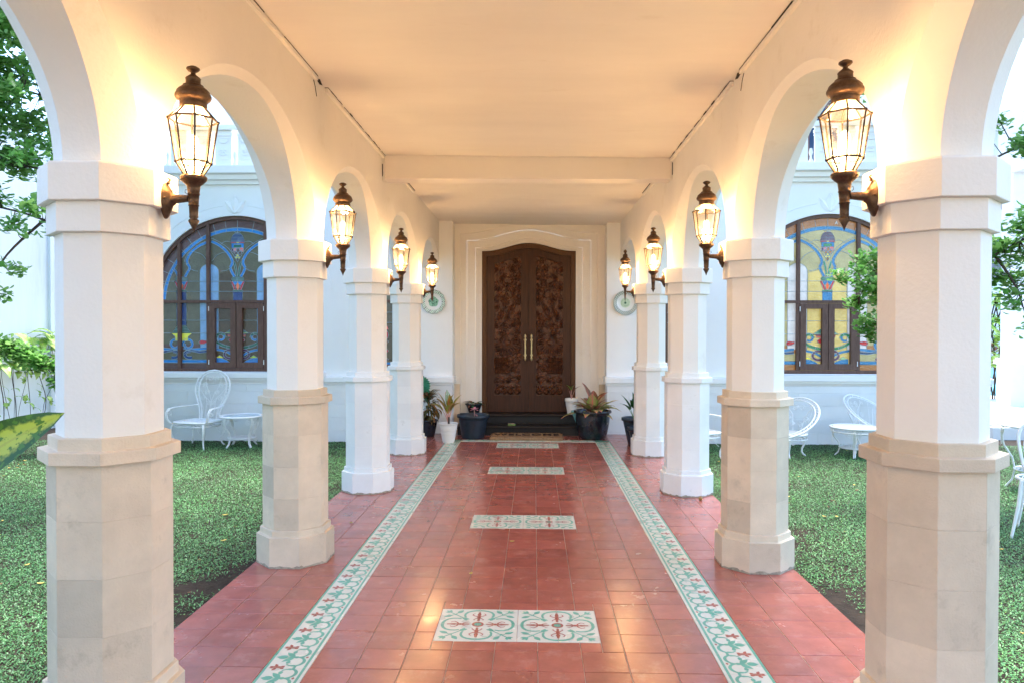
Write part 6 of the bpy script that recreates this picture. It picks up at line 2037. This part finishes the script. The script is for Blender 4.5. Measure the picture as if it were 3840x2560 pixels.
scroll_table('garden_table', 'white iron table at the right edge, beyond the cut-off chair', 5.15, 7.55, R(10), 'glass', .40, .66)

# ------------------------------------------------------------------ boundary wall at left, gate post, climbers
m = MB()
XB = -8.15
nseg = 14
m.box(XB - .25, XB, -4.0, 22.0, -.4, 4.55)
w_ = m.build('boundary_wall', M['boundary']); tag(w_, 'tall weathered pale blue-white plaster boundary wall beyond the left lawn', 'wall')
m = MB(); m.box(XB - .27, XB + .03, -4.0, 22.0, 4.55, 4.62); m.build('coping', M['boundary'], w_)
for y in (9.2, 12.0, 14.8):
    m = MB(); m.box(XB, XB + .04, y, y + .30, -.3, 4.5); m.build('pilaster', M['boundary'], w_)
m = MB(); m.box(XB, XB + .10, 2.0, 20.0, -.3, GZ + .12); m.build('footing', M['boundary'], w_)
# back boundary beyond the house on the left
m = MB(); m.box(-30, -6.9, 21.8, 22.0, -.4, 4.4); tag(m.build('boundary_wall', M['boundary']), 'pale plaster wall closing the garden behind the left boundary wall', 'wall')
gp = MB(); gp.box(-7.72, -7.60, 9.86, 9.98, GZ - .1, 1.12)
gt = gp.build('gate_post', M['navy']); tag(gt, 'dark navy metal gate post at the far left edge, before the climbing plants', 'gate post')
m = MB(); m.lathe([(.055, 1.12), (.075, 1.135), (.06, 1.16), (.02, 1.20), (.001, 1.21)], 16, (-7.66, 9.92, 0)); m.build('cap', M['navy'], gt)

def leaf_cloud(name, centers, N, spread, size, mats, parent, elong=2.1, seed=0, flat=0.5):
    """obovate leaves scattered in whorls round many twig tips"""
    rg = np.random.default_rng(seed)
    C = np.array([c_[:3] for c_ in centers]); Rr = np.array([c_[3] for c_ in centers])
    nt = N // 7
    w = Rr ** 2 / (Rr ** 2).sum()
    idx = rg.choice(len(C), nt, p=w)
    d = rg.normal(0, 1, (nt, 3)); d /= np.linalg.norm(d, axis=1)[:, None]
    tips = C[idx] + d * (Rr[idx] * rg.random(nt) ** .45)[:, None] * np.array([1, 1, .7])
    n = nt * 7
    T = np.repeat(tips, 7, 0) + rg.normal(0, size * .35, (n, 3))
    a = np.tile(np.arange(7) * 2.4, nt) + np.repeat(rg.uniform(0, 6.28, nt), 7) + rg.normal(0, .3, n)
    el = rg.normal(.15, .45, n)
    L = size * rg.uniform(.6, 1.25, n)
    D = np.stack([np.cos(a) * np.cos(el), np.sin(a) * np.cos(el), np.sin(el)], 1)
    side = np.stack([-np.sin(a), np.cos(a), rg.normal(0, .35, n)], 1); side /= np.linalg.norm(side, axis=1)[:, None]
    nrm = np.cross(side, D)
    Wd = (L / elong / 1.0)[:, None]
    L_ = L[:, None]
    b0 = T
    p1 = T + D * L_ * .55 - side * Wd * .62 + nrm * L_ * .06
    p2 = T + D * L_ * .88 - side * Wd * .55
    p3 = T + D * L_ - nrm * L_ * .05
    p4 = T + D * L_ * .88 + side * Wd * .55
    p5 = T + D * L_ * .55 + side * Wd * .62 + nrm * L_ * .06
    V = np.stack([b0, p1, p2, p3, p4, p5], 1).reshape(-1, 3)
    i = np.arange(n)[:, None] * 6
    F = np.concatenate([i + np.array([[0, 1, 2, 3]]), i + np.array([[0, 3, 4, 5]])], 0)
    return fastmesh(name, V, F, mats, True), tips

def tree(name, lab_, base, trunk_pts, limbs, clusters, N, size, seed, spread=1.0):
    t = thing(name, lab_, 'tree', base)
    m = MB()
    off = Vector(base)
    rel = lambda P: [tuple(Vector(p) - off) for p in P]
    m.tube(rel(trunk_pts), .10, 10, taper=lambda q: 1.2 - .7 * q); m.build('trunk', M['bark'], t)
    m = MB()
    for L in limbs:
        m.tube(rel(smoothp3(L)), .012, 6, taper=lambda q: 1.3 - 1.05 * q)
    me, tips = leaf_cloud('crown', [tuple(Vector(c_[:3]) - off) + (c_[3],) for c_ in clusters], N, spread, size, [M['treeleaf']], t, seed=seed)
    # twigs reach every third whorl from the nearest limb point
    LP = np.array([p for L in limbs for p in smoothp3(L)]) - np.array(base)
    for k in range(0, len(tips), 4):
        q = tips[k]; j = np.argmin(((LP - q) ** 2).sum(1)); p = LP[j]
        mid = (p + q) / 2 + np.array([0, 0, -.03])
        m.tube([tuple(p), tuple(mid), tuple(q)], .0045, 4, taper=lambda q_: 1.3 - .9 * q_)
    m.build('branches', M['bark'], t)
    inst('crown', me, t)
    return t
def smoothp3(pts, n=5):
    out = []
    P = [pts[0]] + list(pts) + [pts[-1]]
    for i in range(1, len(P) - 2):
        for k in range(n):
            t = k / n
            out.append(tuple(0.5 * (2 * P[i][d] + (P[i + 1][d] - P[i - 1][d]) * t + (2 * P[i - 1][d] - 5 * P[i][d] + 4 * P[i + 1][d] - P[i + 2][d]) * t * t + (3 * P[i][d] - P[i - 1][d] - 3 * P[i + 1][d] + P[i + 2][d]) * t ** 3) for d in (0, 1, 2)))
    out.append(tuple(pts[-1]))
    return out
# left garden tree: tiers of horizontal branches; seen left of the nearest left column
def tier(cx, cy, cz, dx, dy, dz, n, r0, r1):
    return [(cx + dx * k / (n - 1) + random.gauss(0, .06), cy + dy * k / (n - 1) + random.gauss(0, .12), cz + dz * k / (n - 1) + random.gauss(0, .04), r0 + (r1 - r0) * k / (n - 1)) for k in range(n)]
cl = []
random.seed(21)
cl += tier(-4.75, 7.0, 4.55, -1.6, .2, .2, 9, .24, .34) + tier(-4.6, 7.0, 3.95, -1.5, .1, .1, 9, .20, .28) + tier(-4.6, 7.0, 3.30, -1.5, .1, .1, 9, .15, .24) + tier(-4.75, 7.0, 4.15, -1.6, -.3, .3, 9, .22, .34) + tier(-4.7, 7.1, 3.55, -1.5, .2, .05, 9, .20, .30) + tier(-4.9, 6.9, 3.78, -1.5, .2, .1, 8, .18, .26)
cl += tier(-4.62, 7.0, 3.05, -1.5, .0, .15, 9, .16, .24) + tier(-4.62, 6.9, 2.62, -1.3, -.1, .12, 9, .11, .20) + tier(-4.65, 6.9, 2.40, -1.0, .1, .10, 7, .10, .15)
cl += [(-5.05, 6.9, 2.06, .14), (-5.25, 6.9, 2.16, .13), (-5.22, 6.9, 1.78, .12), (-5.0, 6.95, 1.86, .05)]
for k in range(16): cl.append((-4.4 + random.uniform(-2.6, 2.2), 7.4 + random.uniform(-1.4, 1.6), 5.0 + random.uniform(-.3, 1.4), random.uniform(.35, .6)))
tree('garden_tree', 'small-leaved tree on the left lawn, its tiered branches before the boundary wall', (-4.35, 7.6, GZ),
     [(-4.35, 7.6, GZ), (-4.38, 7.6, 1.2), (-4.30, 7.5, 2.4), (-4.4, 7.5, 3.6), (-4.4, 7.4, 5.2)],
     [[(-4.38, 7.5, 3.2), (-4.8, 7.2, 3.75), (-5.5, 6.9, 3.9), (-6.3, 6.9, 3.95)], [(-4.35, 7.5, 2.6), (-4.7, 7.1, 3.0), (-5.4, 7.0, 3.15), (-6.0, 7.0, 3.3)],
      [(-4.32, 7.5, 2.2), (-4.8, 7.0, 2.55), (-5.4, 6.9, 2.7), (-5.9, 6.8, 2.75)], [(-4.8, 7.0, 2.55), (-5.1, 6.9, 2.2), (-5.3, 6.9, 1.85)],
      [(-4.4, 7.4, 3.8), (-4.9, 7.1, 4.3), (-5.8, 6.8, 4.5)], [(-4.4, 7.4, 4.2), (-3.6, 7.8, 4.9), (-2.9, 8.2, 5.3)], [(-4.4, 7.4, 4.6), (-4.6, 8.4, 5.3), (-4.9, 9.0, 5.8)]],
     cl, 34000, .078, 3)
# right garden tree: a bough hangs before the right window; the rest shows right of the nearest right column
cl = []
random.seed(33)
for (x, z, r) in ((3.05, 2.05, .09), (3.20, 2.16, .13), (3.32, 2.05, .18), (3.18, 1.90, .14), (3.36, 1.82, .17), (3.12, 1.74, .08), (3.30, 1.62, .14), (3.44, 1.58, .14), (3.18, 1.52, .05), (3.34, 1.44, .08), (3.42, 2.25, .14), (3.55, 2.0, .2), (3.56, 1.7, .15), (2.97, 2.0, .04)):
    cl.append((x - .05, 7.0 + random.uniform(-.15, .15), z, max(.115, r * 1.1)))
for (x, z, r) in ((4.42, 3.45, .10), (4.60, 3.30, .14), (4.50, 3.15, .10), (4.60, 2.55, .16), (4.75, 2.45, .2), (4.45, 2.45, .16), (4.40, 2.25, .18), (4.60, 2.20, .2), (4.80, 2.15, .2), (4.42, 2.02, .14), (4.60, 1.95, .16), (4.80, 1.9, .18),
                  (4.48, 1.82, .12), (4.72, 1.72, .12), (4.38, 1.70, .08), (4.36, 1.58, .07), (4.62, 1.55, .05), (5.0, 2.6, .25), (5.2, 2.2, .25), (5.1, 3.2, .25), (4.46, 1.48, .04)):
    cl.append((x, 7.0 + random.uniform(-.2, .2), z, r))
for k in range(18): cl.append((4.3 + random.uniform(-1.2, 2.6), 7.3 + random.uniform(-1.2, 1.6), 4.7 + random.uniform(-.3, 1.5), random.uniform(.35, .6)))
tree('garden_tree', 'small-leaved tree on the right lawn, a bough hanging before the stained-glass window', (3.95, 7.3, GZ),
     [(3.95, 7.3, GZ), (3.98, 7.3, 1.2), (3.92, 7.25, 2.4), (4.0, 7.25, 3.6), (4.05, 7.2, 5.0)],
     [[(3.94, 7.2, 2.2), (3.7, 7.1, 2.4), (3.4, 7.0, 2.2), (3.15, 7.0, 1.95), (3.05, 7.0, 1.8)], [(3.4, 7.0, 2.2), (3.4, 7.0, 1.9), (3.36, 7.0, 1.55)],
      [(3.95, 7.2, 2.0), (4.3, 7.0, 2.2), (4.7, 7.0, 2.4), (5.2, 6.9, 2.6)], [(4.3, 7.0, 2.2), (4.5, 7.0, 1.9), (4.6, 7.0, 1.6)], [(3.98, 7.2, 2.9), (4.5, 7.0, 3.2), (5.1, 6.9, 3.4)],
      [(4.0, 7.2, 3.6), (4.8, 7.4, 4.6), (5.6, 7.6, 5.0)], [(4.0, 7.2, 3.8), (3.5, 7.8, 4.8)]],
     cl, 30000, .072, 8)

# golden pothos climbing the boundary wall
t = thing('climbing_plant', 'golden pothos with big yellow-green leaves and bare hanging vines on the left boundary wall', 'climber', (XB + .1, 11.6, GZ))
m = MB(); v = MB()
random.seed(5)
for k in range(22):
    y = random.uniform(-1.4, 1.5); z_ = random.uniform(1.0, 1.5)
    P = [(random.uniform(-.02, .10), y + random.uniform(-.15, .15), -.0), (random.uniform(0, .1), y + random.uniform(-.1, .1), z_ * .35), (random.uniform(-.02, .12), y + random.uniform(-.1, .1), z_ * .7), (.05, y, z_)]
    v.tube(smoothp3(P, 4), random.uniform(.003, .008), 5)
for k in range(85):
    y = random.uniform(-1.6, 1.7); z_ = 1.36 + random.uniform(-.30, .22) - .10 * abs(y) * .5
    blade(m, (.06, y, z_), R(random.uniform(-60, 60)), random.uniform(.1, .9), random.uniform(.22, .36), random.uniform(.085, .13), random.uniform(.9, 1.8), .18, 0, stalk=.10, shape=.55, n=7)
for k in range(60):
    y = random.uniform(-1.5, 1.5); blade(m, (.06, y, random.uniform(.15, 1.05)), R(random.uniform(-80, 80)), random.uniform(-.3, .5), random.uniform(.09, .16), random.uniform(.03, .055), 1.2, .2, 0, stalk=.04, n=5)
v.build('vines', M['bark'], t); m.build('leaves', [M['pothos']], t)
# leafy shrub spilling over beside it
t = thing('leafy_shrub', 'dark green small-leaved shrub branch drooping in front of the pothos at left', 'shrub', (-6.3, 9.4, GZ))
cl = [(-.85 + .26 * k + random.gauss(0, .05), random.gauss(0, .12), 1.46 - .085 * k + random.gauss(0, .03), .13 + .02 * math.sin(k)) for k in range(8)]
cl += [(.15, 0, .95, .16), (.35, 0, .80, .15), (.55, .1, .68, .15), (.2, .0, 1.08, .16), (.75, .1, .55, .16), (.9, 0, .35, .2), (.9, 0, .15, .2), (.62, 0, .9, .2)]
me, tips = leaf_cloud('leaves', cl, 6500, 1, .085, [M['treeleaf']], t, seed=12)
inst('leaves', me, t)
m = MB()
m.tube(smoothp3([(1.0, .1, -.1), (.95, .1, .6), (.5, 0, 1.05), (-.3, 0, 1.32), (-1.0, 0, 1.5)], 5), .018, 6, taper=lambda q: 1.4 - q)
for k in range(0, len(tips), 5):
    q = tips[k]; m.tube([(q[0] + .05, q[1], q[2] - .08), tuple(q)], .004, 4)
m.build('branches', M['bark'], t)

# ------------------------------------------------------------------ far right: pool terrace and pavilion pillar
m = MB(); m.box(7.2, 16.0, 11.4, 24.0, -.5, .02)
tag(m.build('pool_terrace', M['paving']), kind='structure')
m = MB(); m.box(6.9, 16.0, 11.2, 11.42, -.5, .04); tag(m.build('terrace_edge', M['paving']), kind='structure')
m = MB(); m.box(10.35, 15.8, 17.2, 23.0, .021, .05); tag(m.build('pool_water', M['water']), kind='structure')
m = MB(); m.box(9.5, 16.0, 23.0, 23.3, -.1, .75); tag(m.build('pool_wall', M['tabletop']), 'pale blue tiled wall along the far side of the swimming pool', 'wall')
t = thing('pavilion_pillar', 'square white pillar of the pool pavilion at the far right', 'pillar', (9.60, 14.9, .02))
m = MB(); m.box(-.18, .18, -.18, .18, 0, 4.6); m.build('shaft', M['plaster_out'], t)
m = MB(); m.box(-.225, .215, -.22, .22, 0, .82); m.build('plinth', M['dado'], t)
m = MB(); m.box(-.27, .26, -.26, .26, .82, .90); m.box(-.24, .23, -.24, .24, .90, .94); m.build('plinth_cap', M['plaster_out'], t)
m = MB(); m.box(-.24, .24, -.24, .24, 3.0, 3.1); m.build('capital', M['plaster_out'], t)
t = thing('pavilion_wall', 'white pavilion wall with blue-grey skirting behind the right pillar', 'wall', (10.3, 15.4, .02))
m = MB(); m.box(-.2, 3.0, 0, .3, 0, 4.6); m.build('wall', M['plaster_out'], t)
m = MB(); m.box(-.22, 3.0, -.05, -.002, 0, .38); m.build('skirting', M['dado'], t)
m = MB(); m.box(-.9, 3.4, -1.0, 1.2, 4.6, 4.9); m.build('roof', M['plaster_out'], t)
t = thing('far_plant', 'broad-leaved yellow-green and rust plant beyond the pool at the far right', 'plant', (10.0, 16.3, .02))
m = MB()
for k in range(110):
    z_ = random.uniform(.6, 2.3); a_ = random.uniform(0, 6.28)
    blade(m, (random.uniform(-.3, .3) , random.uniform(-.2, .2), z_), a_, random.uniform(-.2, .9), random.uniform(.3, .5), random.uniform(.06, .10), .9, .2, 0 if z_ > 1.2 or random.random() < .5 else 1, n=5)
for k in range(6): m.tube([(random.uniform(-.1, .1), 0, 0), (random.uniform(-.25, .25), 0, 1.2), (random.uniform(-.3, .3), 0, 2.2)], .015, 5, mi=2)
m.build('leaves', [M['pothos'], M['agla_bronze'], M['bark']], t)
m = MB(); m.box(7.5, 30, 26.0, 26.3, -.4, 3.3); tag(m.build('boundary_wall', M['boundary']), 'pale wall closing the garden beyond the swimming pool', 'wall')
# tall side building behind the right tree
t = thing('side_building', 'white side building with a brown ledge behind the right-hand tree', 'building', (12.0, 27.0, 0))
m = MB(); m.box(-1.5, 14, 0, 6, -.3, 9.5); m.build('wall', M['plaster_out'], t)
m = MB(); m.box(-1.6, 14, -.2, -.002, 5.9, 6.1); m.build('ledge', M['shutter'], t)
for k in range(4):
    m = MB(); m.box(1.0 + 3 * k, 2.2 + 3 * k, -.06, -.004, 3.0, 4.9); fr = m.build('window', M['shutter'], t)
    m = MB(); m.box(1.12 + 3 * k, 2.08 + 3 * k, -.075, -.062, 3.1, 4.8); m.build('pane', M['darkglass'], fr)
# hedge masses far off close the horizon on both sides; rear one blocks light
def hedge(x0, x1, y, h, n, sd, nm, lab_):
    rg = random.Random(sd)
    cl = [(rg.uniform(x0, x1), y + rg.uniform(-.8, .8), rg.uniform(.3, h), rg.uniform(.7, 1.2)) for _ in range(n)]
    me, tips = leaf_cloud(nm, cl, n * 170, 1, .22, [M['treeleaf']], None, seed=sd)
    o = inst(nm, me); tag(o, lab_, 'trees', kind='stuff')
hedge(-13, 13, -10.5, 6.5, 60, 4, 'rear_light_screen', 'unseen dense green trees added behind the viewpoint to block light')  # unseen leaf screen, added to block light coming from behind the viewpoint
hedge(-45, -9.5, 26, 6.5, 60, 1, 'far_trees', 'dense far-off green trees beyond the left boundary wall')
hedge(10, 45, 31, 6.0, 50, 2, 'far_trees', 'dense far-off green trees beyond the right garden')
